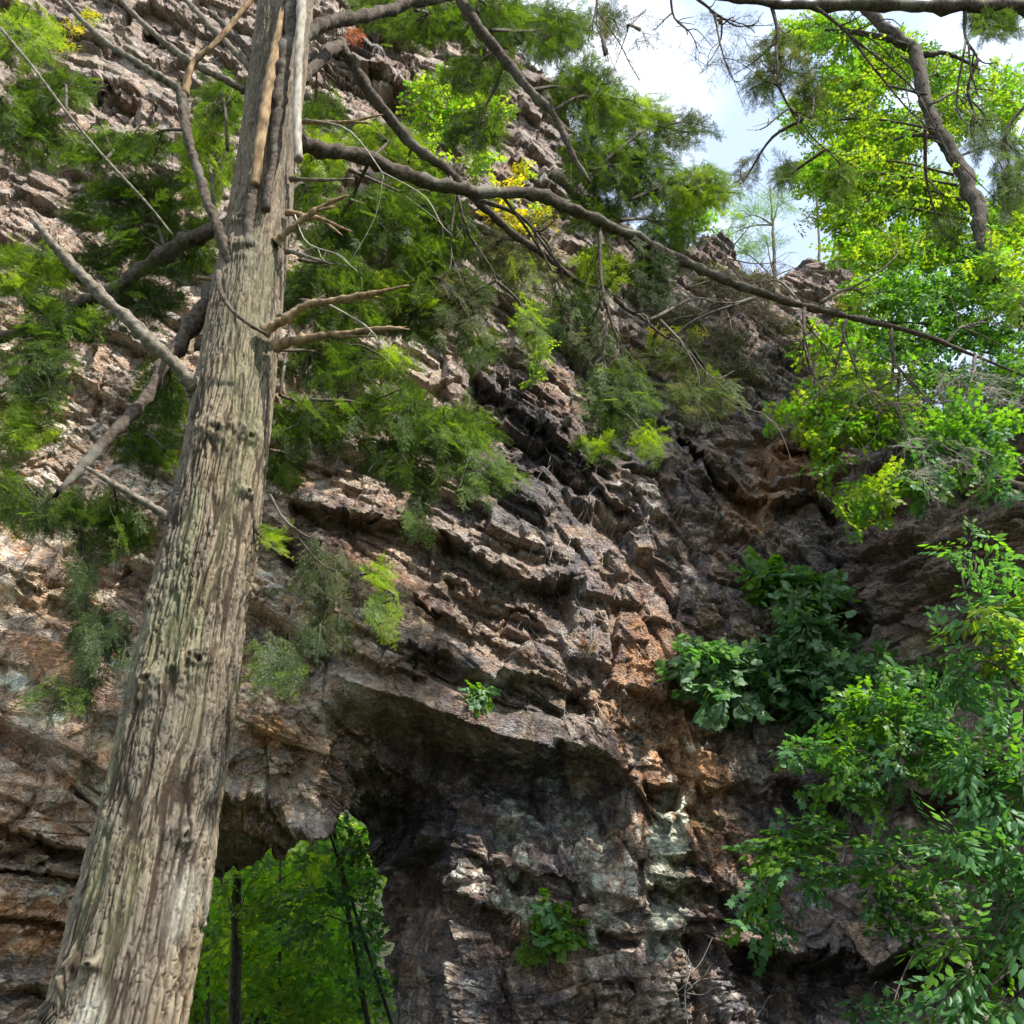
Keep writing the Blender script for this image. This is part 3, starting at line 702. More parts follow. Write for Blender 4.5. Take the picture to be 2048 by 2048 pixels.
def spray_hemlock(seed, dense=1.0):
    g = np.random.default_rng(seed); L0 = 0.30
    V = []; F = []; n = 0; tV = []; 
    def needles(P0, d, ln, step):
        nonlocal n
        k = max(3, int(ln / step)); t = (np.arange(k) + 0.5) / k
        side = np.where(np.arange(k) % 2 == 0, 1, -1)
        for s in (side, -side):
            u = t[:, None] * ln
            a = R(58) * s + g.normal(0, 0.16, k)
            c, s_ = np.cos(a), np.sin(a)
            nd = np.stack([d[0] * c - d[1] * s_, d[0] * s_ + d[1] * c, g.normal(0.08, 0.34, k)], -1)
            b = P0 + np.outer(u[:, 0], d); b[:, 2] -= 0.5 * (u[:, 0] ** 2) * 1.2
            nl = 0.0145 * (0.8 + 0.4 * g.random(k)) * (1 - 0.35 * t)
            w = np.cross(nd, [0, 0, 1]); w /= np.linalg.norm(w, axis=1)[:, None]
            w *= 0.0026
            m = b + nd * nl[:, None] * 0.55
            e = b + nd * nl[:, None]
            V.append(np.stack([b, m + w, e, m - w], 1).reshape(-1, 3))
            q = n + np.arange(k)[:, None] * 4 + np.arange(4)[None]; F.append(q); n += 4 * k
    m_ = int(9 * dense)
    for i in range(m_):
        u = 0.02 + (L0 - 0.03) * i / m_
        ln = (0.10 * (1 - (u / L0) ** 1.3) + 0.02) * (0.6 + 0.7 * g.random())
        for s in (-1, 1):
            if g.random() < 0.18: continue
            a = s * R(48 + g.normal(0, 7)); d = np.array([math.cos(a), math.sin(a), 0.0])
            P0 = np.array([u + 0.006 * s, 0, -0.5 * u * u * 0.9])
            needles(P0, d, ln, 0.0078 / dense)
            if ln > 0.07 and g.random() < 0.7:
                P1 = P0 + d * ln * 0.45; a2 = a - s * R(42); needles(P1, np.array([math.cos(a2), math.sin(a2), 0.0]), ln * 0.45, 0.0078 / dense)
    needles(np.array([0.0, 0, 0]), np.array([1.0, 0, 0]), L0, 0.0078)
    return np.concatenate(V).astype(np.float32), np.concatenate(F)
HEM = [spray_hemlock(s) for s in (1, 2, 3)]
HEML = [spray_hemlock(s, 0.62) for s in (4, 5)]
# the bare twig skeleton of a spray
def spray_bare(seed):
    g = np.random.default_rng(seed); b = Buf()
    def rec(P0, d, ln, r, lv):
        k = 5; pts = [P0]; dd = d.copy()
        for _ in range(k):
            dd = dd + g.normal(0, 0.16, 3); dd /= np.linalg.norm(dd); pts.append(pts[-1] + dd * ln / k)
        tube(b, pts, np.linspace(r, r * 0.4, k + 1), 3)
        if lv:
            for q in range(1, k + 1):
                for s in (-1, 1):
                    if g.random() < 0.75:
                        a = s * R(40 + g.normal(0, 12)); c, sn = math.cos(a), math.sin(a)
                        e = np.array([dd[0] * c - dd[1] * sn, dd[0] * sn + dd[1] * c, dd[2] + g.normal(0, 0.2)])
                        rec(pts[q], e, ln * (0.55 - 0.07 * q), r * 0.6, lv - 1)
    rec(np.zeros(3), np.array([1.0, 0, 0]), 0.42, 0.0030, 2)
    V = np.concatenate(b.v); T = [f for f in b.f]
    q = np.concatenate([f if f.shape[1] == 4 else np.concatenate([f, f[:, 2:]], 1) for f in T])
    q3 = np.concatenate([q[:, [0, 1, 2]], q[q[:, 2] != q[:, 3]][:, [0, 2, 3]]])
    return V.astype(np.float32), q3
BARE = [spray_bare(s) for s in (11, 12)]

def spray_broad(kind, seed, nl, L0, lsize, flat=0.25, pair=True):
    g = np.random.default_rng(seed); V0, F0 = leaf_shape(kind)
    pos = []; d = []; up = []; sc = []
    for i in range(nl):
        t = (i // 2 + 0.6) / (nl / 2) if pair else (i + 0.5) / nl
        s = 1 if i % 2 else -1
        u = t * L0
        a = s * R(62 + g.normal(0, 16)) * (1 - 0.55 * t)
        pl = lsize * (0.35 + 0.3 * g.random())
        dd = np.array([math.cos(a), math.sin(a), g.normal(-0.12, 0.16)])
        pos.append(np.array([u, 0, -0.35 * u * u]) + dd * pl); d.append(dd + np.array([0, 0, -0.25]))
        up.append(np.array([g.normal(0, flat), g.normal(0, flat), 1.0])); sc.append(lsize * (0.7 + 0.5 * g.random()))
    pos, d, up = map(np.array, (pos, d, up))
    return stamp(V0, F0, pos, frames(d, up), sc)
MAP = [spray_broad('maple', s, 12, 0.42, 0.095) for s in (21, 22, 23)]
MAPS = [spray_broad('maple', s, 14, 0.34, 0.072, 0.16) for s in (24, 25)]
ELD = [spray_broad('lance', s, 16, 0.42, 0.105, 0.3) for s in (31, 32, 33)]
VIN = [spray_broad('round', s, 10, 0.40, 0.115, 0.35) for s in (41, 42, 43)]
SMALL = [spray_broad('lance', s, 18, 0.28, 0.05, 0.4) for s in (51, 52)]
KINDS = {'hem': (HEM, 0.045), 'heml': (HEML, 0.045), 'bare': (BARE, 0.07), 'map': (MAP, 0.10), 'maps': (MAPS, 0.06), 'eld': (ELD, 0.10), 'vin': (VIN, 0.10), 'small': (SMALL, 0.04)}

def place_sprays(kind, pos, d, up, sc):
    T = KINDS[kind][0]; pos = np.asarray(pos); Mx = frames(np.asarray(d), np.asarray(up)); sc = np.asarray(sc)
    which = rng.integers(0, len(T), len(pos)); V = []; F = []; n = 0
    for i, (v, f) in enumerate(T):
        m = which == i
        if not m.any(): continue
        a, b = stamp(v, f, pos[m], Mx[m], sc[m]); V.append(a); F.append(b + n); n += len(a)
    return np.concatenate(V), F

def bough(root, attach, ell, kind='hem', mat='hd', k=1.0, droop=0.25, dY=0.35, rpx=4, subs=None, bark='bark', name='bough',
          mat2=None, f2=0.42, size=1.0, up=(0, 0, 1), hang=0.0, label=None):
    """branchlets run from `attach` (photo px, px, Y) through the ellipse and carry leafy sprays"""
    cx, cy, rx, ry, Y = ell
    m = mpp(cx, cy, Y)
    L0 = 0.36 * size
    area = math.pi * rx * ry * m * m
    if kind == 'hem': size *= 0.85
    ns = max(3, int((1.7 if kind == 'hem' else 1.0) * k * area / (KINDS[kind][1] * size * size) * 6.2))
    subs = subs or int(np.clip(ns / 9, 2, 9))
    A = at(*attach)
    C = at(cx, cy, Y)
    b = Buf(); pos = []; dr = []; ups = []
    per = int(math.ceil(ns / subs))
    for q in range(subs):
        th = 2 * math.pi * (q + rng.random()) / subs; rr = math.sqrt(rng.random() * 0.6 + 0.15)
        E = at(cx + rx * rr * math.cos(th), cy + ry * rr * math.sin(th), Y + dY * rng.normal() * 0.6)
        mid = (A + C) / 2 + rng.normal(0, 0.05, 3); mid[2] += 0.10 * np.linalg.norm(E - A)
        if q == 0:
            P = catmull([A, mid, C + rng.normal(0, 0.03, 3), E], 14); Pm = P
        else:
            A1 = Pm[int(rng.integers(4, 11))]; md = (A1 + E) / 2 + rng.normal(0, 0.06 * np.linalg.norm(E - A1), 3); md[2] += 0.06 * np.linalg.norm(E - A1)
            P = catmull([A1, md, E * 0.8 + A1 * 0.2 + rng.normal(0, 0.03, 3), E], 14)
        r0 = rpx * mpp(attach[0], attach[1], attach[2])
        tube(b, P, np.linspace(r0, max(0.0012, r0 * 0.16), 14) * (0.42 if q else 1), 5, 0, 0.15)
        # sprays sit along the outer part, inside the ellipse
        for j in range(per):
            th = rng.random() * 2 * math.pi; rr = math.sqrt(rng.random())
            g = at(cx + rx * rr * math.cos(th), cy + ry * rr * math.sin(th), Y + dY * rng.normal())
            i = int(np.argmin(((P - g) ** 2).sum(1))); i = max(i, 3); base = P[i] * 0.35 + g * 0.65
            dd = (g - P[i]); dd /= np.linalg.norm(dd) + 1e-6
            tg = P[min(i + 1, 13)] - P[i - 1]; tg /= np.linalg.norm(tg) + 1e-6
            dd = dd * 0.8 + tg * 0.7 + rng.normal(0, 0.25, 3); dd[2] -= droop + hang
            dd /= np.linalg.norm(dd)
            base = base - dd * L0 * 0.4
            pos.append(base); dr.append(dd); ups.append(np.array(up) + rng.normal(0, 0.42, 3) + (np.array([0, -0.8, 0]) if hang else 0))
            if np.linalg.norm(base - P[i]) > 0.04 and rng.random() < 0.5:
                tube(b, catmull([P[i], (P[i] + base) / 2 + [0, 0, 0.02], base, base + dd * L0 * 0.7], 7), np.linspace(0.0022, 0.0008, 7), 3)
    o = b.build(name, M[bark], root)
    if label: o['label'] = label
    pos, dr, ups = map(np.array, (pos, dr, ups)); s = size * (0.7 + 0.5 * rng.random(len(pos)))
    sel = rng.random(len(pos)) < (f2 if mat2 else 0)
    if kind == 'bare' :
        v, f = place_sprays(kind, pos, dr, ups, s); mesh_obj('fine_twigs', v, f, M[mat], o); return o
    V = []; F = []; mi = []; n = 0
    for s_, mm in ((~sel, 0), (sel, 1)):
        if not s_.any(): continue
        v, f = place_sprays(kind, pos[s_], dr[s_], ups[s_], s[s_])
        V.append(v)
        for q in f: F.append(q + n); mi.append(np.full(len(q), mm))
        n += len(v)
    mesh_obj('foliage', np.concatenate(V), F, [M[mat], M[mat2 or mat]], o, np.concatenate(mi))
    return o

def limb(root, pts, rpx, name='branch', mat='bark', seg=10, n=None, rough=0.22, jag=False, knots=True):
    """pts: (px, py, Y); rpx: pixel radii at the ends (list)"""
    P0 = np.array([at(*p) for p in pts]); n = n or max(10, 8 * len(pts))
    P = catmull(P0, n)
    r = np.interp(np.linspace(0, 1, n), np.linspace(0, 1, len(rpx)), rpx)
    if root is hero: r = r * 0.88
    if name in ('broken_stub', 'broken_branch', 'branch'): r = r * (1 + 0.13 * np.sin(np.linspace(0, 1, n) * n * 1.9))
    if name in ('broken_stub', 'broken_branch'): r = r * (1 + 0.55 * np.exp(-np.linspace(0, 1, n) / 0.07))
    pm = np.interp(np.linspace(0, 1, n), np.linspace(0, 1, len(pts)), [mpp(*p) for p in pts])
    b = Buf()
    if knots: P = P + 0.35 * (r * pm)[:, None] * np.stack([noise3(P * 4, 7), noise3(P * 4, 8), noise3(P * 4, 9)], -1)
    tube(b, P, r * pm, seg, 0, rough, jag)
    return b.build(name, M[mat], root, smooth=True)

def twigs(root, start, ends, r=2.0, name='twig', mat='twig', sag=0.0, fork=2):
    b = Buf(); A = at(*start)
    lead = None
    for e in ends:
        E = at(*e); A = at(*start) if lead is None else lead[int(rng.integers(3, 9))]; mid = (A + E) / 2 + rng.normal(0, 0.05 * np.linalg.norm(E - A), 3); mid[2] -= sag
        P = catmull([A, mid + rng.normal(0, 0.03 * np.linalg.norm(E - A), 3), E * 0.7 + mid * 0.3 + rng.normal(0, 0.03 * np.linalg.norm(E - A), 3), E], 12); r0 = r * mpp(*start) * (1 if lead is None else 0.6); lead = P if lead is None else lead
        tube(b, P, np.linspace(r0, r0 * 0.35, 12), 4)
        for _ in range(fork):
            i = rng.integers(3, 10); d = (P[i + 1] - P[i - 1]); d = d / np.linalg.norm(d) + rng.normal(0, 0.5, 3)
            ln = np.linalg.norm(E - A) * (0.2 + 0.25 * rng.random())
            Q = catmull([P[i], P[i] + d * ln * 0.5, P[i] + (d + rng.normal(0, 0.3, 3)) * ln], 7)
            tube(b, Q, np.linspace(r0 * 0.45, r0 * 0.2, 7), 3)
    return b.build(name, M[mat], root)

# ------------------------------------------------------------------ the big hemlock in front
hero = thing('hemlock_tree', 'large leaning hemlock with furrowed grey-brown trunk and broken stubs in the foreground', 'tree')
ED = np.array([(-330,548,640),(-200,535,632),(-100,525,628),(0,517,625),(106,507,615),(212,493,604),(318,477,590),(424,463,583),(530,440,572),(636,419,562),(742,401,551),(954,360,530),
 (1166,315,498),(1378,262,475),(1590,217,440),(1802,159,411),(2048,93,371),(2200,50,345),(2420,-30,330)], float)
def trunk_mesh():
    Y0 = 4.0
    py = np.concatenate([np.arange(-900, -40, 20.0), np.arange(-40, 2090, 2.3), np.arange(2090, 2700, 14)])
    l = np.interp(py, ED[:, 0], ED[:, 1]); r = np.interp(py, ED[:, 0], ED[:, 2])
    l = np.where(py < -330, 548 + (-330 - py) * 0.09, l); r = np.where(py < -330, 640 + (-330 - py) * 0.035, r)
    k = np.ones(61) / 61
    l = np.convolve(np.pad(l, 30, 'edge'), k, 'valid'); r = np.convolve(np.pad(r, 30, 'edge'), k, 'valid')
    C = at((l + r) / 2, py, np.full(len(py), Y0)); dep = ray((l + r) / 2, py)[2] * Y0
    rad = (r - l) / 2 * dep / FPX * 0.985
    T = np.gradient(C, axis=0); T /= np.linalg.norm(T, axis=1)[:, None]
    A = np.cross(T, [0, 1, 0.0]); A /= np.linalg.norm(A, axis=1)[:, None]; B = np.cross(T, A)
    seg = 420; th = np.linspace(0, 2 * np.pi, seg, endpoint=False)
    ring = A[:, None] * np.cos(th)[None, :, None] + B[:, None] * np.sin(th)[None, :, None]
    S = C[:, None] + ring * rad[:, None, None]
    # bark: long plates split by furrows that wander up the trunk
    q = S.copy(); q[..., 0] -= C[:, None, 0]; q[..., 1] -= C[:, None, 1]
    q = np.stack([ring[..., 0] * 0.25, ring[..., 1] * 0.25, C[:, None, 2] + 0 * ring[..., 0]], -1)
    w = np.stack([noise3(q * [9, 9, 3], 11), noise3(q * [9, 9, 3], 12), noise3(q * 7, 13)], -1)
    q1 = q + w * np.array([0.016, 0.016, 0.05])
    rr = [h3(np.floor(q1[..., 0] * 40).astype(int), np.floor(q1[..., 1] * 40).astype(int), np.floor(q1[..., 2] * 9).astype(int), 14) for _ in range(2)]
    f1 = fbm(q1 * np.array([21, 21, 2.0]), 3, 14, 0.45); f2 = fbm(q1 * np.array([40, 40, 4.2]) + 3, 3, 15, 0.5); f3 = fbm(q1 * np.array([44, 44, 17.0]) + 9, 3, 24)
    g1 = np.exp(-(f1 / 0.125) ** 2); g2 = np.exp(-(f2 / 0.125) ** 2); g3 = np.exp(-(f3 / 0.07) ** 2)
    rid = fbm(q1 * np.array([60, 60, 12.0]), 3, 16)
    soft = sstep(-0.2, 0.4, fbm(q * [3, 3, 1.2], 3, 17))
    h = 0.014 - 0.0185 * g1 - 0.0100 * g2 * (1 - g1) - 0.0085 * g3 * (1 - g1) + 0.0055 * rid + 0.0022 * fbm(q * [110, 110, 60], 2, 18) + 0.003 * np.sign(f1) * np.minimum(np.abs(f1) * 3, 1)
    h = h * (0.65 + 0.6 * soft)
    plate = 1 - g1; small = 1 - np.maximum(g2, 0.6 * g3)
    # knots where branches were shed
    hcol = np.zeros_like(h)
    for kx, ky, kr in ((458, 905, 34), (515, 905, 22), (322, 1225, 26), (425, 1352, 30), (337, 1390, 28), (505, 1010, 18), (187, 1945, 24), (395, 1685, 22), (240, 1930, 18), (480, 540, 30), (505, 490, 26), (495, 1190, 16)):
        i = int(np.argmin(np.abs(py - ky))); cx = (l[i] + r[i]) / 2; hw = (r[i] - l[i]) / 2
        a = math.acos(np.clip((kx - cx) / hw, -0.96, 0.96))
        # find the visible side angle
        p0 = min(range(seg), key=lambda j: abs(((S[i, j] - CAM)[0]) - at(kx, ky, 4)[0]) + (10 if np.dot(ring[i, j], S[i, j] - CAM) > 0 else 0))
        dv = S - S[i, p0]; rk = kr * dep[i] / FPX; d = np.sqrt(dv[..., 0] ** 2 + dv[..., 1] ** 2 + (dv[..., 2] * (1.3 + 0.4 * math.sin(kx))) ** 2) * (1 + 0.45 * noise3(q * [30, 30, 20], 25))
        bump = np.exp(-(d / rk) ** 2); pit = np.exp(-(d / (rk * 0.26)) ** 2) * 0.8
        h = h + 0.038 * bump * (1 + 0.3 * noise3(q * [60, 60, 40], 19)) - 0.045 * pit
        hcol = np.maximum(hcol, pit)
    V = S + ring * (h - 0.009)[..., None]
    light = np.array([0.255, 0.21, 0.155]); grey = np.array([0.19, 0.165, 0.135]); deep = np.array([0.035, 0.023, 0.015]); warm = np.array([0.25, 0.165, 0.09])
    c = light + (grey - light) * sstep(-0.3, 0.4, fbm(q * [4, 4, 1.5], 3, 20))[..., None]
    c = c + (warm - c) * (0.35 * sstep(0.1, 0.5, fbm(q * [12, 12, 3], 3, 21)))[..., None]
    furrow = np.clip(1.1 * sstep(0.30, 0.85, g1) + 0.75 * sstep(0.35, 0.95, g2) + 0.62 * g3, 0, 1)
    c = c * (1 + 0.30 * rid[..., None])
    c = c + (deep - c) * (furrow * 0.9)[..., None]
    moss = sstep(0.15, 0.6, fbm(q * [5, 5, 0.9], 3, 22) + 0.25 * (small - 0.5)) * 0.45
    c = c + (np.array([0.20, 0.22, 0.12]) - c) * moss[..., None]
    pale = 0
    for kx, ky, rx, ry in ((352, 1800, 20, 75), (190, 2040, 32, 60)):
        P0 = at(kx, ky, 4.0 - 0.22); dd = np.abs(S - P0)
        s = dep[int(np.argmin(np.abs(py - ky)))] / FPX
        pale = pale + np.exp(-(dd[..., 0] / (rx * s)) ** 2 - (dd[..., 2] / (ry * s)) ** 2) * (ring[..., 1] < 0.3)
    c = c + (np.array([0.46, 0.45, 0.40]) - c) * (np.clip(pale, 0, 1) * sstep(0.1, 0.5, pale + 0.3 * noise3(q * [70, 70, 20], 23)) * 0.75 * (0.4 + 0.6 * plate))[..., None]
    up = sstep(4.0, 7.0, C[:, 2])[:, None, None]
    c = c + (np.array([0.20, 0.17, 0.135]) - c) * up * 0.45
    c = c * (1 - 0.75 * hcol[..., None]) * (0.85 + 0.3 * rr[1][..., None])
    n = len(py); i = np.arange(n - 1)[:, None] * seg; j = np.arange(seg)[None]; j2 = (j + 1) % seg
    F = np.stack([i + j, i + seg + j, i + seg + j2, i + j2], -1).reshape(-1, 4)
    return mesh_obj('trunk', V, [F], M['bark_hero'], hero, smooth=False, color=np.clip(c * np.array([0.84, 0.82, 0.76]), 0.01, 0.7).reshape(-1, 3))
trunk_mesh()

big = limb(hero, [(575,282,4.0),(640,298,4.1),(740,318,4.3),(850,362,4.6),(950,384,4.85),(1060,384,5.1),(1130,412,5.3),(1220,452,5.5),(1320,500,5.75),(1420,546,6.0),(1530,590,6.25),(1640,620,6.5),(1760,648,6.75),(1850,672,6.9),(1950,712,7.1),(2080,765,7.4)],
     [19, 18, 16, 14, 13, 12.5, 12, 10.5, 9.5, 7.5, 6, 4, 2.5], mat='bark', n=120, rough=0.3, seg=14)
limb(hero, [(560,210,4.1),(590,165,4.2),(640,118,4.4),(676,88,4.6)], [17, 15, 14], rough=0.3)
limb(hero, [(676,80,4.6),(700,125,4.7),(760,212,4.9),(830,290,5.1),(905,350,5.3),(970,415,5.45),(1045,478,5.6),(1105,525,5.75),(1160,568,5.9)], [15, 13, 12, 11, 9, 7, 6], rough=0.3, n=60)
limb(hero, [(600,72,4.0),(650,45,4.1),(720,35,4.3),(800,12,4.5),(900,-12,4.7),(1000,-30,5.0)], [15, 14, 12, 11], rough=0.3, n=50)
limb(hero, [(590,-260,4.1),(760,-200,4.5),(890,-50,4.9),(950,45,5.1),(1010,120,5.3),(1060,180,5.4),(1105,225,5.5),(1140,300,5.6),(1180,365,5.7)], [18, 16, 13, 11, 8, 4], rough=0.3, n=60)
limb(hero, [(408,800,3.95),(365,755,3.8),(300,682,3.65),(200,590,3.5),(130,515,3.4),(82,462,3.3)], [19, 17, 16, 15, 12, 9], 'broken_branch', 'barkg', rough=0.3, n=60, jag=True)
limb(hero, [(470,440,4.2),(400,470,4.3),(320,510,4.4),(230,575,4.5),(150,612,4.6),(60,655,4.7),(-80,710,4.9)], [18, 17, 16, 15, 12, 9], rough=0.3, n=60)
limb(hero, [(445,560,4.2),(400,625,4.1),(330,725,4.0),(285,800,3.9),(215,875,3.8),(165,935,3.75),(125,977,3.7)], [20, 18, 15, 12, 11, 7], 'broken_branch', rough=0.3, n=50, jag=True)
limb(hero, [(488,552,3.85),(455,505,3.8),(425,430,3.75),(395,340,3.75),(372,260,3.75),(358,175,3.8)], [13, 12, 11, 10, 11, 12], rough=0.3, n=50)
limb(hero, [(360,178,3.8),(300,142,3.7),(240,105,3.65),(180,55,3.6),(118,-10,3.55)], [9, 8, 7.5, 6, 5], mat='barkg', rough=0.25)
limb(hero, [(368,190,3.8),(385,130,3.75),(430,88,3.7),(480,30,3.7),(515,-15,3.7)], [9, 7, 6, 5], mat='dead', rough=0.2)
limb(hero, [(505,190,4.0),(460,165,3.9),(400,135,3.85),(330,88,3.8),(280,40,3.75),(225,-15,3.7)], [9, 8, 8, 6, 5], mat='barkg', rough=0.25)
limb(hero, [(520,155,4.0),(470,105,3.95),(420,50,3.9),(362,-10,3.9)], [9, 7, 6], mat='barkg', rough=0.25)
limb(hero, [(510,130,4.0),(470,70,4.0),(420,25,4.0)], [10, 8, 5], mat='bark', rough=0.25)
limb(hero, [(350,1045,3.9),(300,1010,3.8),(240,975,3.7),(178,938,3.65)], [11, 9, 8, 5], 'broken_branch', 'barkg', rough=0.3, jag=True)
limb(hero, [(0,55,3.4),(70,140,3.45),(132,223,3.5),(212,318,3.55),(291,403,3.6),(345,470,3.7)], [3.5, 3.2, 3, 2.6], 'twig', 'barkg', rough=0.1, n=40, knots=False)
for pts, r_, mt in (
    ([(552,484,3.85),(585,455,3.8),(630,422,3.75),(692,392,3.7)], [9, 8, 7, 3], 'dead'),
    ([(530,664,3.8),(570,640,3.75),(610,612,3.7),(650,604,3.65),(730,590,3.6),(812,572,3.55)], [10, 9, 9, 8, 7, 2], 'dead'),
    ([(560,640,3.8),(600,615,3.85),(645,595,3.9)], [9, 7, 4], 'bark'),
    ([(556,692,3.85),(600,680,3.8),(660,670,3.75),(730,660,3.7),(798,656,3.65)], [13, 12, 9, 8, 5], 'dead'),
    ([(592,242,3.95),(650,245,3.9),(700,242,3.85),(762,230,3.8)], [5, 5, 4, 2], 'dead'),
    ([(580,358,3.9),(640,360,3.85),(700,358,3.8)], [4.5, 4, 2], 'barkg'),
    ([(575,425,3.9),(640,438,3.85),(700,462,3.8)], [6, 5, 2], 'dead'),
    ([(572,500,3.9),(620,515,3.85),(664,528,3.8)], [5, 4, 2], 'barkg'),
    ([(395,555,3.9),(435,560,3.9)], [5, 4], 'dead'),
    ([(395,685,4.0),(430,700,4.0)], [9, 7], 'bark')):
    limb(hero, pts, r_, 'broken_stub', mt, rough=0.28, seg=8, jag=True)
    if mt == 'dead':
        k_ = len(pts) // 2; a_ = pts[k_]; e_ = pts[-1]
        limb(hero, [a_, ((a_[0] + e_[0]) / 2, (a_[1] + e_[1]) / 2 + 9, a_[2] - 0.03), (a_[0] * 0.25 + e_[0] * 0.75, a_[1] * 0.25 + e_[1] * 0.75 + 15, a_[2] - 0.05)], [r_[k_] * 0.7, 3, 0.6], 'splinter', mt, rough=0.2, seg=5, n=14)
limb(hero, [(438,545,3.75),(440,580,3.7),(462,618,3.65),(500,650,3.62),(532,668,3.65)], [7, 6, 4, 4], 'twig', 'bark', rough=0.15)
limb(hero, [(497,492,3.78),(503,400,3.74),(512,330,3.72)], [12, 11, 11], 'torn_branch', 'bark', rough=0.3, n=30)
o = limb(hero, [(510,372,3.71),(522,270,3.69),(540,160,3.68),(562,32,3.68)], [10, 12, 13, 6], 'torn_branch', 'dead', rough=0.18, n=40, jag=True, knots=False)
o['label'] = 'torn branch stripped to bare orange wood'
limb(hero, [(532,420,3.74),(556,250,3.72),(570,130,3.72),(585,-20,3.72),(600,-150,3.75)], [8, 14, 15, 15], rough=0.35, n=50)
dead = thing('dead_branch', 'bleached broken dead branch hanging upright against the hemlock trunk', 'branch')
limb(dead, [(597,320,3.66),(594,240,3.65),(597,120,3.64),(603,20,3.63),(606,-90,3.62)], [9, 9, 8, 10, 9], 'bare_wood', 'pale', rough=0.12, n=50, jag=True, knots=False)
twigs(hero, (606,238,3.8), [(768,360,3.7),(905,470,3.65)], 2.0, mat='ptwig', fork=1)
twigs(hero, (590,430,3.8), [(700,530,3.7),(715,545,3.7)], 1.6, mat='ptwig', fork=1)
twigs(hero, (660,610,3.7), [(756,680,3.6)], 2.0, mat='ptwig', fork=1)
twigs(hero, (540,990,3.9), [(640,1080,3.8),(720,1150,3.8)], 3.5, mat='bark', fork=3)
twigs(hero, (900,355,5.2), [(930,470,5.1),(990,560,5.2),(880,560,5.1)], 4, mat='bark', fork=4)
twigs(hero, (945,395,5.3), [(1090,470,5.5),(1225,590,5.7)], 6, mat='bark', fork=2)
twigs(hero, (1215,580,5.7), [(1300,640,5.7),(1385,700,5.8)], 6, mat='bark', fork=3)
twigs(hero, (1200,450,5.5), [(1215,640,5.5),(1190,560,5.5),(1235,700,5.5)], 4.5, mat='bark', fork=4)
twigs(hero, (1510,596,6.2), [(1420,612,6.1),(1340,650,6.1),(1300,720,6.1)], 5, mat='bark', fork=6)
twigs(hero, (1608,620,6.4), [(1606,700,6.3),(1620,735,6.3),(1680,730,6.4),(1640,780,6.4)], 4.5, mat='bark', fork=4)
twigs(hero, (1692,640,6.6), [(1690,690,6.5),(1650,790,6.4),(1750,850,6.6)], 4.5, mat='bark', fork=5)
twigs(hero, (1782,655,6.8), [(1800,760,6.6),(1822,900,6.5),(1870,830,6.7),(1950,950,6.7)], 5, mat='bark', fork=6)
twigs(hero, (1640,605,6.5), [(1740,570,6.7),(1800,500,6.9)], 4, mat='barkg', fork=4)
twigs(hero, (1890,690,7.0), [(1960,650,7.0),(2048,655,7.1),(2060,720,7.2)], 3.5, mat='barkg', fork=5)
twigs(hero, (1500,580,6.2), [(1430,480,6.2),(1500,450,6.3),(1560,520,6.3)], 3, mat='twig', fork=6)
twigs(hero, (1320,640,5.8), [(1450,760,5.9),(1540,850,6.0),(1400,840,5.9)], 3.5, mat='twig', fork=8)

def H(at_, el, **k):
    return bough(hero, at_, (el[0], el[1], el[2] * 1.15, el[3] * 1.15, el[4]), **k)
# left of the trunk
H((-40,60,4.6), (50,70,80,70,4.4), mat='hg', mat2='hy', k=1.1)
H((132,223,3.6), (110,180,110,45,4.5), mat='hd', mat2='hg', k=0.9)
H((-60,200,4.6), (50,265,90,75,4.6), mat='hd', mat2='hg', k=1.2)
H((212,318,3.7), (190,300,110,50,4.6), mat='hd', mat2='hg', k=0.9)
H((370,260,3.9), (285,300,80,40,4.6), mat='hg', mat2='hd', k=0.8)
H((330,500,4.4), (260,410,150,75,4.9), mat='hd', mat2='hg', k=1.1)
H((395,470,4.3), (350,500,130,70,4.9), mat='hd', mat2='hg', k=1.0)
H((430,430,4.4), (405,330,60,110,5.4), mat='hg', mat2='hy', k=1.2, f2=0.4)
H((455,300,4.5), (440,210,60,70,5.4), mat='hd', mat2='hg', k=0.8)
H((60,655,4.7), (60,550,105,70,4.9), mat='hg', mat2='hy', k=1.2)
H((150,612,4.6), (110,645,120,60,4.7), mat='hd', mat2='hg', k=1.3)
H((40,665,4.7), (70,740,110,80,4.5), mat='hd', mat2='hg', k=1.3, hang=0.2)
H((-40,800,4.8), (50,850,95,70,4.6), mat='hg', mat2='hy', k=1.2, f2=0.4)
H((230,575,4.5), (300,610,110,60,4.9), mat='hd', k=1.0)
H((330,725,4.2), (330,800,80,90,5.0), mat='hd', mat2='hg', k=0.8)
H((330,900,4.3), (300,900,90,50,4.8), mat='hd', mat2='hg', k=0.9)
H((-60,980,4.4), (90,1030,150,50,4.4), mat='hd', mat2='hg', k=1.2, f2=0.4)
H((178,940,3.7), (240,1060,90,60,4.4), mat='hd', mat2='hg', k=1.2)
H((150,1060,4.4), (160,1160,45,70,4.3), mat='hd', k=0.7, hang=0.9)
H((160,1150,4.3), (190,1290,75,80,4.2), mat='hd', k=0.9, hang=0.9)
H((200,1290,4.2), (120,1400,70,35,4.2), mat='hd', mat2='hg', k=1.0, hang=0.4)
H((20,1040,4.4), (20,960,40,50,4.5), mat='hg', k=0.8)
for (ax, ay, cx, cy, rx, ry) in ((-60,680,-150,560,100,90),(-60,680,-160,760,100,90),(-60,980,-170,1000,100,60),(-40,60,-150,150,100,100),(-60,200,-170,330,100,80)):
    H((ax, ay, 4.7), (cx, cy, rx, ry, 4.8), mat='hd', mat2='hg', k=0.9)
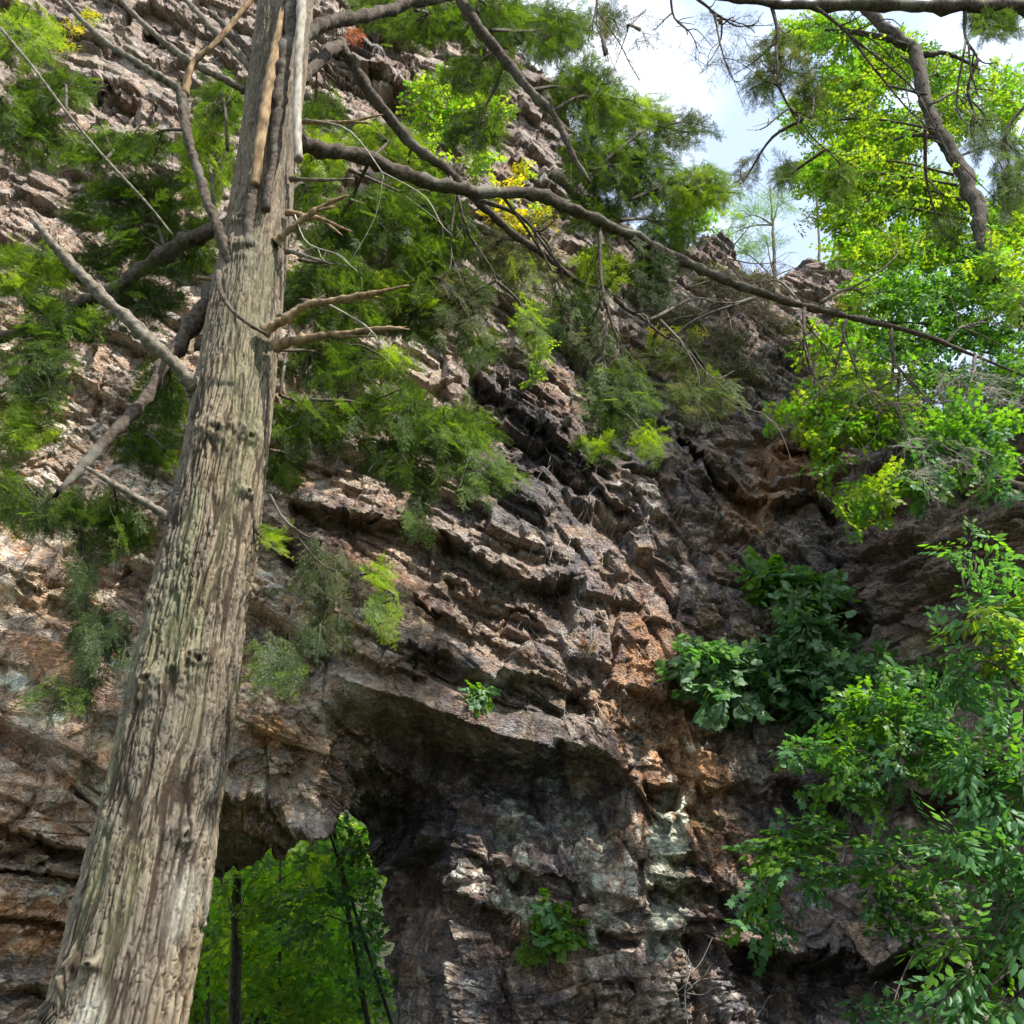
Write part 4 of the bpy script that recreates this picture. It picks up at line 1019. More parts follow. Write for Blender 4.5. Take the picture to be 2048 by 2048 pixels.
# right of the trunk
H((600,300,4.4), (650,320,70,60,5.6), mat='hy', mat2='hg', k=1.1)
H((580,380,4.4), (620,400,60,70,5.4), mat='hg', mat2='hd', k=1.0)
H((740,318,4.5), (760,285,95,45,5.8), mat='hy', mat2='hg', k=1.1)
H((700,400,4.8), (760,440,120,75,5.4), mat='hd', mat2='hg', k=1.2)
H((600,520,4.5), (680,560,110,60,5.2), mat='hg', mat2='hd', k=1.2, f2=0.5)
H((760,450,5.0), (840,520,80,80,5.6), mat='hd', mat2='hg', k=1.2)
H((600,600,4.5), (690,645,110,45,5.2), mat='hd', mat2='hg', k=1.1)
H((860,560,5.2), (850,640,100,60,5.6), mat='hd', mat2='hg', k=1.2, hang=0.4)
H((560,700,4.4), (690,740,140,60,5.2), mat='hd', mat2='hg', k=1.2)
H((560,790,4.4), (640,850,110,70,5.0), mat='hd', mat2='hg', k=1.2)
H((690,700,5.0), (790,730,55,30,4.9), mat='hy', mat2='hg', k=1.1)
H((620,800,4.6), (800,830,110,65,4.8), mat='hg', mat2='hd', k=1.3)
H((760,820,4.8), (910,860,110,60,4.7), mat='hg', mat2='hd', k=1.3, f2=0.4)
H((850,860,4.7), (960,950,100,50,4.6), mat='hg', mat2='hd', k=1.2, hang=0.2)
H((720,880,4.8), (810,930,90,55,4.8), mat='hd', mat2='hg', k=1.2)
H((800,930,4.8), (835,1020,45,60,4.7), mat='hd', mat2='hg', k=0.9, hang=0.6)
H((540,900,4.2), (570,940,50,60,4.9), mat='hd', k=1.0)
H((530,1080,4.0), (560,1080,48,20,4.1), mat='hy', mat2='hg', k=1.0, size=0.7)
H((720,1150,3.8), (755,1150,42,28,4.0), mat='hy', mat2='hg', k=1.1, size=0.75)
H((735,1160,3.8), (765,1230,40,45,4.0), mat='hg', mat2='hy', k=1.0, size=0.8, hang=0.3)
H((640,1080,3.8), (650,1160,70,60,4.0), mat='hd', mat2='ho', k=0.7, size=0.8, hang=0.5)
H((660,1200,3.9), (660,1270,70,45,4.0), mat='hd', mat2='ho', k=0.8, size=0.8, hang=0.6)
H((520,1290,4.0), (560,1345,80,40,4.0), mat='hd', mat2='hg', k=1.0, size=0.8, hang=0.5)
# upper middle
H((905,350,5.3), (900,480,70,60,5.9), mat='hd', mat2='hg', k=1.1)
H((830,290,5.1), (830,360,80,40,6.2), mat='hg', mat2='hy', k=0.9)
H((1000,384,5.0), (1150,640,60,70,6.0), mat='hd', mat2='hg', k=0.8, hang=0.3)
H((330,500,4.4), (200,520,70,50,5.0), mat='hd', mat2='hg', k=0.9)
H((700,340,4.6), (880,430,70,50,5.7), mat='hd', mat2='hg', k=1.1)
H((740,318,4.5), (690,480,90,50,5.5), mat='hd', mat2='hg', k=1.2, f2=0.4)
H((600,520,4.5), (780,590,90,50,5.5), mat='hg', mat2='hy', k=1.0)
H((640,118,4.4), (640,230,60,40,6.2), mat='hd', mat2='hg', k=0.8)
H((560,790,4.4), (590,600,50,60,5.6), mat='hd', mat2='hg', k=0.9)
H((880,-12,4.7), (760,20,70,50,6.4), mat='hd', mat2='hg', k=0.8)
H((960,410,5.5), (1060,560,60,50,6.2), mat='ho', mat2='hy', k=0.8, hang=0.2)
H((1040,480,5.6), (980,500,60,60,6.2), mat='ho', mat2='hd', k=0.8, hang=0.2)
H((1320,500,5.75), (1180,430,80,50,6.4), mat='hd', mat2='hg', k=1.0)
H((830,20,4.8), (850,50,100,60,6.2), mat='hd', mat2='hg', k=1.2)
H((900,-20,5.0), (980,50,110,70,6.2), mat='hd', mat2='hg', k=1.3)
H((1000,100,5.3), (960,150,100,50,6.0), mat='hd', mat2='hg', k=1.1)
H((1010,120,5.4), (950,265,75,50,5.9), mat='hd', mat2='hg', k=1.3)
H((980,60,5.3), (1110,70,90,80,6.4), mat='hg', mat2='hd', k=1.1, f2=0.5)
H((1060,180,5.5), (1180,190,90,80,6.3), mat='hd', mat2='hg', k=1.1)
H((1100,225,5.6), (1260,230,100,50,6.5), mat='hg', mat2='hy', k=1.0, f2=0.4)
H((1140,300,5.7), (1200,320,90,90,6.2), mat='hd', mat2='hg', k=1.2)
H((1180,340,5.7), (1290,350,80,100,6.4), mat='hd', mat2='hg', k=1.4, hang=0.2)
H((1200,330,5.8), (1370,260,70,50,6.8), mat='hd', mat2='ho', k=0.7)
H((1260,400,5.9), (1400,380,90,60,6.8), mat='hg', mat2='hy', k=1.2, f2=0.4)
H((1240,440,5.7), (1340,460,80,50,6.6), mat='hg', mat2='hd', k=1.0)
H((1230,455,5.6), (1310,550,65,70,6.0), mat='hd', k=1.4, hang=0.4)
H((1200,480,5.6), (1200,550,65,60,6.0), mat='hy', mat2='hd', k=1.1, f2=0.4)
H((1215,640,5.5), (1240,800,90,80,5.6), mat='hd', mat2='hg', k=1.5, hang=0.4)
H((1235,700,5.5), (1200,890,60,30,5.5), mat='hg', mat2='hy', k=1.0)
H((1240,820,5.5), (1300,890,40,40,5.4), mat='hy', mat2='hg', k=1.0)
H((1205,620,5.5), (1180,690,80,45,5.8), mat='ho', mat2='hd', k=0.9, hang=0.2)
H((1385,700,5.8), (1400,790,90,55,6.0), mat='ho', mat2='hg', k=1.0, hang=0.3)
H((1320,650,5.8), (1330,710,80,40,6.0), mat='ho', mat2='hd', k=0.6)
H((990,560,5.2), (1070,660,40,70,5.4), mat='hg', mat2='hy', k=0.9, hang=0.4)
H((880,560,5.1), (920,600,80,70,5.4), mat='hd', mat2='ho', k=1.2, hang=0.3)
H((990,560,5.2), (960,700,60,45,5.4), mat='hg', mat2='hd', k=0.9, hang=0.4)
H((880,560,5.1), (840,590,50,40,5.4), mat='hy', mat2='hg', k=0.8)
H((1300,640,5.7), (1450,620,120,60,7.4), kind='bare', mat='twig', k=0.3, bark='twig')
H((1610,620,6.4), (1540,560,120,50,7.4), kind='bare', mat='twig', k=0.3, bark='twig')
H((1950,712,7.1), (1950,800,110,80,7.0), kind='bare', mat='ptwig', k=0.5, bark='twig')
H((1800,760,6.6), (1740,800,110,80,6.6), kind='bare', mat='twig', k=0.35, bark='twig')
H((1850,900,6.6), (1860,940,130,60,6.4), kind='bare', mat='ptwig', k=0.35, bark='ptwig')

# ------------------------------------------------------------------ hemlock limb along the top right, its trunk stands out of frame
nb = thing('hemlock_tree', 'hemlock whose dark limb runs along the top right edge with hanging twigs', 'tree')
limb(nb, [(2850,2600,6.2),(2800,1500,6.2),(2760,500,6.2),(2700,-200,6.2),(2680,-700,6.3)], [90, 80, 60, 45], 'trunk', 'bark', n=60, seg=20)
limb(nb, [(2710,-60,6.2),(2400,10,5.7),(2150,12,5.4),(1950,14,5.2),(1780,10,5.1),(1600,12,5.0),(1480,0,4.9),(1370,-14,4.9)], [24, 18, 15, 13, 10, 6, 4], n=70, rough=0.3)
twigs(nb, (1541,4,5.0), [(1562,117,5.1),(1556,175,5.1)], 5, mat='bark', fork=3)
twigs(nb, (1556,170,5.1), [(1607,238,5.2),(1650,300,5.2),(1520,260,5.2),(1690,340,5.3)], 3.5, mat='bark', fork=5)
twigs(nb, (1390,-5,4.9), [(1440,45,5.0),(1510,66,5.1),(1480,170,5.1)], 4, mat='bark', fork=5)
twigs(nb, (1340,-20,4.9), [(1375,70,5.0),(1400,105,5.0),(1300,60,5.0)], 3, mat='bark', fork=4)
twigs(nb, (1623,8,5.0), [(1760,148,5.2),(1850,250,5.4),(1900,330,5.5)], 4, mat='bark', fork=6)
twigs(nb, (1180,-60,4.9), [(1185,60,5.0),(1210,110,5.0),(1280,160,5.1)], 3.2, mat='bark', fork=5)
twigs(nb, (1930,20,5.2), [(1955,120,5.3),(1960,200,5.4),(1950,290,5.5)], 4.5, mat='bark', fork=5)
N_ = lambda *a, **k: bough(nb, *a, **k)
N_((1560,170,5.1), (1560,120,90,80,5.5), mat='hd', mat2='ho', k=0.55)
N_((1556,170,5.1), (1530,180,60,50,5.4), mat='hd', k=0.5, hang=0.3)
N_((1650,300,5.2), (1570,350,45,42,5.6), mat='hd', mat2='hg', k=1.1, hang=0.3)
N_((1620,240,5.2), (1620,200,60,90,5.6), mat='hd', mat2='ho', k=0.45)
N_((1607,238,5.2), (1495,350,30,40,5.7), mat='ho', k=0.7, hang=0.3)
N_((1690,340,5.3), (1680,370,50,55,5.6), mat='hd', mat2='hg', k=0.9)
N_((2000,14,5.3), (1990,50,80,45,5.4), mat='hg', mat2='hd', k=1.2, f2=0.5)
N_((1955,120,5.3), (1965,280,45,55,5.6), mat='hd', mat2='hg', k=0.9, hang=0.2)
N_((2060,200,5.6), (2020,360,55,110,5.8), mat='hd', mat2='hg', k=1.1, hang=0.2)
N_((1850,250,5.4), (1890,470,60,40,6.0), mat='hd', k=0.6)
N_((1210,110,5.0), (1220,40,50,50,5.3), mat='ho', mat2='hd', k=0.5)
N_((1280,60,5.0), (1250,70,90,70,5.3), kind='bare', mat='twig', k=0.4, bark='twig')
N_((1440,45,5.0), (1440,90,90,80,5.3), kind='bare', mat='twig', k=0.4, bark='twig')
# ------------------------------------------------------------------ broadleaf trees
def leaf_tree(name, label, cat, group=None): return thing(name, label, cat, group)

# tall sunlit maple on the right with the bent dark trunk
mt = leaf_tree('maple_tree', 'tall sunlit yellow-green maple with a dark bent trunk at upper right', 'tree')
limb(mt, [(1725,10,8.9),(1770,55,8.9),(1810,85,8.9),(1832,110,8.9),(1845,180,8.9),(1868,250,8.9),(1905,310,8.9),(1938,370,8.8),(1958,440,8.7),(1974,505,8.6),(2010,580,8.5),(2080,680,8.3),(2200,1000,7.6),(2260,1600,7.0),(2300,2400,6.8)],
     [9, 11, 12, 12, 12, 13, 14, 14, 15, 16, 18, 22, 34, 45], 'trunk', 'mbark', seg=14, n=140, rough=0.2)
limb(mt, [(1828,100,8.9),(1780,78,8.9),(1720,66,8.9),(1650,60,9.0)], [8, 6, 3], 'branch', 'mbark')
limb(mt, [(1725,10,8.9),(1690,-60,8.9),(1680,-160,9.0)], [11, 9, 6], 'branch', 'mbark')
limb(mt, [(1850,110,8.9),(1900,108,9.0),(1960,140,9.2)], [6, 4, 2], 'branch', 'mbark')
limb(mt, [(1890,280,8.9),(1830,270,9.0),(1770,285,9.2)], [5, 4, 2], 'branch', 'mbark')
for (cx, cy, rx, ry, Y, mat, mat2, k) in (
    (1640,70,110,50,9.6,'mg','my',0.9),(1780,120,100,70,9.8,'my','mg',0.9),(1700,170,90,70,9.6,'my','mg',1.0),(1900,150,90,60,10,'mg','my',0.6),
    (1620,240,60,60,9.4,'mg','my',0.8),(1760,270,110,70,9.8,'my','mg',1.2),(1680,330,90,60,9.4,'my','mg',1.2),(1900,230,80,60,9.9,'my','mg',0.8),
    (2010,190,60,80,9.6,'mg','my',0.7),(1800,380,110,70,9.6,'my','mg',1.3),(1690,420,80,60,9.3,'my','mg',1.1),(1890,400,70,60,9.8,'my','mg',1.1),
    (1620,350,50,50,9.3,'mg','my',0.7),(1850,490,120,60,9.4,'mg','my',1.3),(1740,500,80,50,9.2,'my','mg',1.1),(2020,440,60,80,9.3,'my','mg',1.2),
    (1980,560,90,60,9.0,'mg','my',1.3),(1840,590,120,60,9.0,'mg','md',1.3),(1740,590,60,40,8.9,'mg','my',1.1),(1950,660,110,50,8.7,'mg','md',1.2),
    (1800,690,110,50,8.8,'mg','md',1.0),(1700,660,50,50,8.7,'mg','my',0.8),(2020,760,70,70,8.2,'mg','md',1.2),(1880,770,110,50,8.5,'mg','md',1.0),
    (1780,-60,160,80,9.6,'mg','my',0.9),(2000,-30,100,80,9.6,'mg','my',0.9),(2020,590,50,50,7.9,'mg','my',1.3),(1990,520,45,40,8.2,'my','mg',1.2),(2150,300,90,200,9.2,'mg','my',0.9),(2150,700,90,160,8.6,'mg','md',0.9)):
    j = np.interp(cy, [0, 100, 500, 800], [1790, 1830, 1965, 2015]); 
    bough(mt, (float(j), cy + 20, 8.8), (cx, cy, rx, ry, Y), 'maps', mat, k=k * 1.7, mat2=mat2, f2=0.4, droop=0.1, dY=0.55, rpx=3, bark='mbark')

# maple reaching in from the right at mid height
m2 = leaf_tree('maple_tree', 'bright green maple saplings leaning in layered sprays below the long bare limb', 'tree')
m2['label'] = 'slender maple with flat layered yellow-green sprays in front of the cliff, right of centre'
limb(m2, [(2130,2400,5.6),(2110,1700,5.8),(2100,1200,6.1),(2080,1010,6.3),(2000,960,6.5),(1900,935,6.6),(1820,900,6.7),(1730,860,6.8),(1640,830,6.9)], [20, 18, 14, 10, 7, 6, 4, 2], 'trunk', 'mbark', n=90)
limb(m2, [(1900,935,6.6),(1840,950,6.6),(1760,985,6.6),(1690,1000,6.6)], [4, 3, 2], 'branch', 'mbark')
for (ax, ay, cx, cy, rx, ry, Y, mat, mat2, k) in (
    (1640,830,1590,828,70,16,6.9,'my','mg',1.3),(1640,830,1670,800,70,30,6.9,'mg','my',1.1),(1730,860,1690,850,70,35,6.8,'mg','my',1.0),
    (1730,860,1770,830,80,40,7.0,'mg','my',1.0),(1690,870,1650,900,35,50,6.8,'mg','my',0.8),(1760,985,1740,985,60,30,6.6,'my','mg',1.3),
    (1690,1000,1712,1025,40,18,6.6,'my','mg',1.3),(1820,900,1830,870,80,40,6.9,'mg','md',0.9),(1900,935,1900,900,80,50,6.8,'mg','md',0.9),
    (1840,950,1840,960,80,35,6.6,'mg','md',0.9),(1900,935,1960,860,80,60,6.6,'mg','md',1.1),(1730,860,1720,750,70,40,7.4,'mg','my',0.8),
    (2000,960,2000,960,60,35,6.4,'md','mg',0.8),(1640,830,1640,690,60,40,7.4,'mg','my',0.4)):
    bough(m2, (ax, ay, 6.6), (cx, cy, rx * 1.1, ry * 1.15, Y), 'maps', mat, k=k * 1.6, mat2=mat2, f2=0.4, droop=0.12, dY=0.2, rpx=2.5, bark='mbark', size=1.05)

# shaded maple low in the alcove
m3 = leaf_tree('maple_sapling', 'shaded maple sapling spreading flat tiers of leaves low in the rock alcove', 'tree')
limb(m3, [(2060,2400,5.9),(1990,2100,6.0),(1900,1850,6.2),(1800,1720,6.4),(1740,1690,6.5),(1765,1610,6.5),(1782,1565,6.5),(1800,1480,6.5)], [9, 9, 8, 7, 5, 5, 4], 'trunk', 'barkg', n=80)
limb(m3, [(2100,1478,5.9),(2000,1480,6.1),(1930,1478,6.3),(1860,1490,6.4)], [5, 4, 3], 'branch', 'barkg')
limb(m3, [(1740,1690,6.5),(1690,1695,6.5),(1620,1710,6.6)], [3, 2], 'branch', 'barkg')
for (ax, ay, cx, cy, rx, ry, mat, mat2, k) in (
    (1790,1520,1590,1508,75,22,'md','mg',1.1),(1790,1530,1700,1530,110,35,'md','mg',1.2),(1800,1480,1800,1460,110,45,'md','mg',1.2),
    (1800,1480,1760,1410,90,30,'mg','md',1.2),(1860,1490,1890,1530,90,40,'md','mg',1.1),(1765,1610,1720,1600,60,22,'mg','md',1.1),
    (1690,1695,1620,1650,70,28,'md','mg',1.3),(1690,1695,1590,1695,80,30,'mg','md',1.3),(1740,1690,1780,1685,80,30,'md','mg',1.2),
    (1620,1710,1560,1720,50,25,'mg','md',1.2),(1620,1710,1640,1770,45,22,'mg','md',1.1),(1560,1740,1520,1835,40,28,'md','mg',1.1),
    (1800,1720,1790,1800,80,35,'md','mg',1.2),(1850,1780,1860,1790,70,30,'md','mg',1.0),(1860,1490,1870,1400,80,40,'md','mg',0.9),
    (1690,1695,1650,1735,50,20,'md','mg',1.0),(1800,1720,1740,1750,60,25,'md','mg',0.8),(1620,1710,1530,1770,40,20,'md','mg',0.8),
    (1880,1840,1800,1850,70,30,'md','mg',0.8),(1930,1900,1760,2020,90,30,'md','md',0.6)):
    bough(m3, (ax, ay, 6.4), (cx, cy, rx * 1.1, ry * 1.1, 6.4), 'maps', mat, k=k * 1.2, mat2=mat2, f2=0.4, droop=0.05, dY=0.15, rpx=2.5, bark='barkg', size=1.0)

# elder-like tree on the right margin
m4 = leaf_tree('box_elder', 'fresh green box elder with pointed leaflets along the lower right edge', 'tree')
limb(m4, [(2180,2500,4.9),(2140,2000,5.0),(2110,1700,5.1),(2090,1400,5.3),(2060,1250,5.4)], [26, 20, 16, 9], 'trunk', 'mbark', n=60)
limb(m4, [(2060,1400,5.3),(2010,1340,5.4),(1960,1260,5.5),(1930,1180,5.6),(1920,1120,5.6)], [5, 4, 3, 2], 'branch', 'mbark')
limb(m4, [(2120,1760,5.1),(2060,1640,5.1),(2040,1500,5.2),(2044,1420,5.2)], [3, 3, 2], 'branch', 'barkg')
for (ax, ay, cx, cy, rx, ry, mat, mat2, k) in (
    (1930,1180,1945,1110,60,55,'elder','mg',0.7),(1960,1260,1980,1235,75,45,'elder','my',1.3),(2010,1340,2010,1310,60,50,'elder','my',1.3),
    (2010,1340,1920,1370,70,28,'elder','md',1.1),(1960,1300,1900,1310,60,30,'md','elder',0.8),(2060,1400,1990,1400,50,25,'elder','md',0.7),
    (2080,1500,1970,1540,110,45,'elder','md',1.3),(2080,1600,2000,1640,70,50,'elder','md',1.2),(2060,1640,1930,1690,80,40,'elder','mg',1.3),
    (2090,1700,1990,1740,80,45,'elder','md',1.2),(2100,1800,1950,1890,80,45,'elder','mg',1.2),(2100,1800,2020,1850,50,60,'elder','md',1.1),
    (2120,1900,1960,1970,80,40,'elder','mg',1.2),(2120,1950,2010,2020,80,40,'elder','mg',1.2),(2060,1250,2040,1180,40,40,'elder','mg',1.0),
    (2100,1650,2060,1560,50,60,'elder','mg',1.1),(2120,1900,1900,2030,60,30,'elder','md',1.0),(2060,1500,2040,1450,50,40,'elder','md',0.8)):
    bough(m4, (ax, ay, 5.2), (cx, cy, rx * 1.1, ry * 1.15, 5.3), 'eld', mat, k=k * 1.2, mat2=mat2, f2=0.3, droop=0.1, dY=0.18, rpx=3, bark='mbark', size=0.8)

# ------------------------------------------------------------------ vines and plants rooted on the rock
def rock_plant(name, label, cat, blobs, kind, mat, mat2, size, group=None, k=1.0, lift=0.35, bark='stem', root=None):
    r = thing(name, label, cat, group) if root is None else root
    for (cx, cy, rx, ry) in blobs:
        a = on_cliff(cx, cy + ry * 0.4, 0.02); Ya = float(a[1])
        dist = lift
        bough(r, (cx, cy + ry * 0.4, Ya), (cx, cy, rx, ry, Ya - dist), kind, mat, k=k, mat2=mat2, f2=0.35, droop=0.15, dY=0.12, rpx=2, bark=bark, size=size, name='stem')
    return r
rock_plant('vine', 'broad-leaved vine mound spilling over a rock ledge left of the alcove', 'vine',
    [(1440,1330,80,48),(1395,1305,50,28),(1490,1380,85,42),(1430,1390,45,32),(1545,1330,60,34),(1370,1340,30,20)], 'vin', 'vine', 'elder', 0.85, k=1.3, root=None)
rock_plant('vine', 'uppermost vine trailing from a crack above the mound of vines', 'vine', [(1525,1145,40,25),(1560,1165,60,28),(1640,1165,60,25),(1600,1205,60,30),(1580,1185,70,30),(1660,1195,40,25)], 'vin', 'vine', 'mg', 0.75, k=1.3)
rock_plant('vine', 'dark green vine between the trailing upper vine and the broad mound', 'vine', [(1620,1255,70,30),(1650,1285,60,28),(1590,1235,40,20)], 'vin', 'vine', 'md', 0.8, k=1.3)
rock_plant('vine', 'vine thicket right of the mound, running under the box elder', 'vine', [(1570,1300,50,28),(1640,1320,60,30),(1600,1370,60,40),(1680,1350,80,35),(1760,1340,80,35),(1830,1360,70,35),(1620,1420,60,25),(1700,1420,70,30),(1850,1440,60,30)], 'vin', 'md', 'vine', 0.75, k=1.2)
rock_plant('ledge_plant', 'small leafy plant growing on the lip of the dark overhang', 'plant', [(957,1396,32,26)], 'vin', 'vine', 'mg', 0.42, k=1.3, lift=0.12)
rock_plant('ledge_plant', 'bright green hydrangea-like plant on the pier face below the overhang', 'plant', [(1112,1835,32,24),(1130,1870,38,20),(1100,1882,40,20),(1088,1822,20,16)], 'vin', 'mg', 'elder', 0.55, k=1.4, lift=0.15)
rock_plant('ledge_plant', 'yellowish seedling cluster just below left of the bright hydrangea-like plant', 'plant', [(1052,1905,36,20),(1080,1915,25,15)], 'small', 'mg', 'my', 0.6, k=1.3, lift=0.12)
rock_plant('ledge_plant', 'withered reddish fern tuft clinging to the middle of the cliff', 'fern', [(1175,1290,22,18)], 'small', 'red', 'ho', 0.4, k=0.9, lift=0.08)
rock_plant('yellow_sapling', 'yellow-leaved sapling sprig on the cliff at the top left', 'sapling', [(180,40,24,28),(150,55,30,20),(140,95,20,14)], 'small', 'gold', 'my', 0.9, k=0.8, lift=0.2)
rock_plant('red_sapling', 'rust-red leaf cluster on the dark rock beside the upper trunk', 'sapling', [(706,72,24,22)], 'small', 'red', 'red', 0.7, k=1.6, lift=0.9)
rock_plant('maple_sapling', 'glowing yellow-green maple sapling on the cliff above the long limb', 'sapling', [(850,170,35,30),(890,190,60,35),(950,200,55,35),(1000,210,45,30),(860,230,50,45),(900,250,50,50),(840,300,50,35),(870,330,50,30),(960,320,40,40)], 'maps', 'my', 'mg', 1.3, k=1.0, lift=1.6)
rock_plant('maple_sapling', 'yellow autumn-tinted maple sapling just under the bend of the long limb', 'sapling', [(1010,380,50,30),(1050,340,30,20),(1080,430,40,30),(1000,430,40,25),(1040,460,40,20)], 'maps', 'gold', 'my', 1.1, k=0.8, lift=0.6)
rock_plant('maple_sapling', 'small lime-green maple sprig hanging in the middle of the cliff', 'sapling', [(1055,635,26,22),(1080,700,26,30),(1075,740,24,20)], 'maps', 'my', 'mg', 1.0, k=1.1, lift=0.8)
rock_plant('maple_sapling', 'tiny yellow maple seedling beneath the drooping side limb', 'sapling', [(1320,670,40,18),(1390,665,25,10),(1345,690,24,14)], 'maps', 'gold', 'my', 0.8, k=0.7, lift=0.7)
rock_plant('maple_sapling', 'yellow maple seedling at the skyline right of the stone tower', 'sapling', [(1690,605,35,10)], 'maps', 'gold', 'my', 0.8, k=1.1, lift=2.2)
# brush on the ledges of the upper cliff
for lab, bl in (('dry brown brush crowning the cliff top left of the stone tower', [(1430,560,70,40),(1520,560,60,25),(1490,600,80,30)]),
                ('olive scrub hanging down the steep gully in the upper cliff', [(1080,520,60,50),(1010,560,60,40),(1120,620,50,40),(1060,450,60,30)]),
                ('grey-green scrub on the ledges beneath the cliff-top brush', [(1360,640,80,40),(1440,680,80,40),(1480,740,60,30),(1400,740,60,40)]),
                ('thin dark scrub at the foot of the stone tower', [(1600,700,50,30),(1560,650,50,30)])):
    r = rock_plant('scrub', lab, 'shrub', bl, 'small', 'ho', 'hd', 1.0, k=0.7, lift=0.25, bark='twig', group='scrub on the upper cliff')
    for (cx, cy, rx, ry) in bl:
        Ya = cliff_Y(cx, cy); bough(r, (cx, cy + ry * .5, Ya), (cx, cy, rx * 1.2, ry * 1.2, Ya - 0.4), 'bare', 'twig', k=0.25, bark='twig', size=1.4, name='stem')
# trees on the ridge
def ridge_tree(label, blobs, trunk, mat, mat2, kind='maps', size=1.6, k=0.8, Y=17.0, cat='tree', name='ridge_tree', tr=5):
    r = thing(name, label, cat, 'trees on the skyline behind the cliff')
    limb(r, [(a, b, Y) for a, b in trunk], [tr, tr * 0.8, tr * 0.5, 1.5], 'trunk', 'barkg', n=40)
    for (cx, cy, rx, ry) in blobs:
        i = min(range(len(trunk)), key=lambda q: abs(trunk[q][1] - cy - 30))
        bough(r, (trunk[i][0], trunk[i][1], Y), (cx, cy, rx, ry, Y), kind, mat, k=k, mat2=mat2, size=size, droop=0.05, dY=0.6, rpx=2, bark='barkg')
ridge_tree('bushy pine on the skyline left of the bare ridge sapling', [(1460,470,60,35),(1500,430,60,40),(1530,480,60,30),(1560,400,60,40),(1490,500,70,25)], [(1560,800),(1550,560),(1545,450),(1540,370)], 'hg', 'mg', 'heml', 2.0, 0.8)
ridge_tree('thin nearly bare sapling standing against the sky above the stone tower', [(1640,360,40,60),(1610,440,40,40),(1660,440,40,30)], [(1650,800),(1640,560),(1636,440),(1625,330)], 'ho', 'hd', 'small', 2.0, 0.25, tr=4)
ridge_tree('pale-trunked maple leaning behind the stone tower', [(1700,500,60,40),(1740,440,50,50),(1680,540,50,25),(1750,560,60,50),(1790,650,70,50)], [(1850,900),(1790,560),(1740,420),(1700,330)], 'mg', 'my', 'map', 1.6, 0.9, tr=9)
ridge_tree('leafy sapling at the notch behind the hemlock foliage', [(1400,430,50,40),(1350,400,60,50),(1440,500,30,20)], [(1380,800),(1390,520),(1385,440),(1380,380)], 'mg', 'my', 'map', 1.5, 0.8)
# hanging roots on the rock
b = Buf()
for _ in range(150):
    px, py = rng.normal(1190, 120), rng.uniform(830, 1450)
    if not 980 < px < 1420: continue
    pts = []; x = px; y = py
    for q in range(int(rng.integers(5, 12))):
        pts.append(on_cliff(x, y, 0.015)); x += rng.normal(0, 7); y += rng.uniform(6, 17)
    tube(b, catmull(pts, len(pts) * 3), np.linspace(0.006, 0.002, len(pts) * 3) * rng.uniform(0.5, 1.3), 4)
tag(b.build('hanging_roots', M['ptwig']), 'tangle of thin pale rootlets hanging over the central rock face', 'roots', kind='stuff')
# dry stalks at the foot of the cliff
st = thing('dry_stalks', 'cluster of thin dry stalks standing at the foot of the cliff', 'dead plant')
twigs(st, (1385,2110,7.6), [(1368,1900,7.7),(1375,1925,7.6),(1425,1950,7.6),(1440,1975,7.5),(1395,1960,7.7),(1350,1985,7.7)], 1.5, 'stalk', 'ptwig', fork=2)
twigs(st, (1440,2110,7.5), [(1520,2020,7.5),(1490,2050,7.5),(1545,1990,7.4)], 1.2, 'stalk', 'ptwig', fork=2)

# ------------------------------------------------------------------ woods seen through the arch
def far_tree(label, px, Y, w, blobs, mat, mat2, lean=0, kind='map', size=1.5, k=1.0, top=1500):
    r = thing('forest_tree', label, 'tree', 'trees beyond the arch')
    g = gz(0, Y); a = at(px, 2048, Y); 
    pts = [(px + lean * (y - 1900) / 400, y, Y) for y in (2300, 2048, 1850, 1650, top)]
    P = np.array([at(*p) for p in pts]); P[0, 2] = g - 0.2
    bb = Buf(); rr = w / 2 * mpp(px, 1900, Y)
    tube(bb, catmull(P, 40), np.linspace(rr * 1.1, rr * 0.5, 40), 9, 0, 0.15); bb.build('trunk', M['mbark'], r, smooth=True)
    for (cx, cy, rx, ry) in blobs:
        i = min(range(1, 5), key=lambda q: abs(pts[q][1] - cy - 40))
        bough(r, pts[i], (cx, cy, rx, ry, Y), kind, mat, k=k, mat2=mat2, size=size, droop=0.05, dY=1.0, rpx=1.5, bark='mbark', f2=0.4)
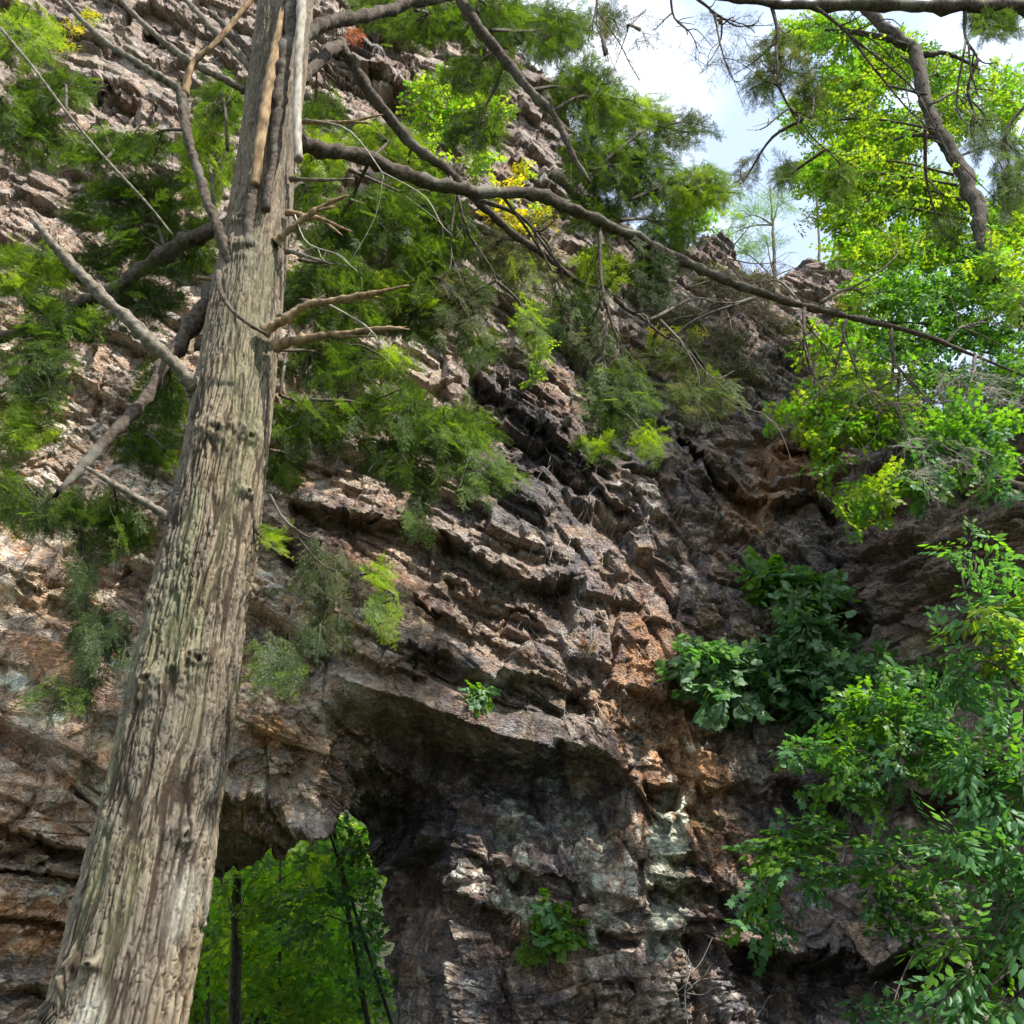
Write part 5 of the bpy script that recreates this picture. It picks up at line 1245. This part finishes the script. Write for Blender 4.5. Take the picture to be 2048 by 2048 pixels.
far_tree('stout dark-trunked tree beyond the arch', 472, 15.0, 24, [(450,1760,70,35),(520,1740,80,35),(560,1800,90,40),(480,1820,80,30),(640,1720,60,40),(600,1770,80,30)], 'mg', 'my', -6)
far_tree('thin tree left of the stout dark trunk beyond the arch', 416, 18.0, 9, [(400,1830,50,40),(410,1780,50,40),(380,1900,40,50),(430,1900,40,60)], 'my', 'mg')
far_tree('second thin pole tree beyond the arch, nearest the hemlock trunk', 392, 20.0, 7, [(385,1980,40,60),(430,2000,50,50),(400,1860,60,40)], 'my', 'mg')
far_tree('bright sunlit tree filling the middle of the arch opening', 560, 17.0, 8, [(560,1870,90,50),(620,1930,90,60),(540,1980,90,60),(660,1850,70,60),(600,2030,110,40),(500,1900,60,60),(700,1990,60,70)], 'mg', 'my', k=1.3)
far_tree('shaded leafy tree at the right side of the arch opening', 710, 14.0, 12, [(680,1700,50,60),(690,1790,60,50),(700,1880,60,60),(720,1970,60,70),(640,1780,60,40),(600,1850,60,40)], 'md', 'mg', 70, k=1.0)
far_tree('leaning slim dark tree against the right wall of the arch', 735, 13.2, 8, [(720,1680,30,40),(735,1760,30,50),(750,1850,30,60)], 'md', 'hd', 130, kind='maps', k=0.8, top=1600)
far_tree('tall green tree farther back behind the arch', 620, 22.0, 14, [(640,1660,70,50),(560,1720,90,50),(480,1760,90,50),(680,1760,70,60),(420,1820,60,50),(600,1830,110,60),(480,1860,90,50),(550,1950,110,60),(690,1900,80,70),(440,1960,80,70),(700,2030,80,50)], 'mg', 'my', k=1.2, size=1.8)
far_tree('leafy tree left of the arch view, mostly hidden behind the hemlock trunk', 330, 19.0, 12, [(330,1880,70,60),(280,1960,80,70),(350,1980,70,70),(240,1850,70,60),(320,1790,60,50)], 'mg', 'my')
far_tree('broad pale green tree deep in the woods behind the arch', 500, 27.0, 16, [(450,1850,110,70),(600,1800,120,80),(700,1700,100,80),(520,1980,120,80),(680,1960,120,90),(400,2000,90,80),(540,1740,100,60)], 'my', 'mg', k=1.3, size=2.2)
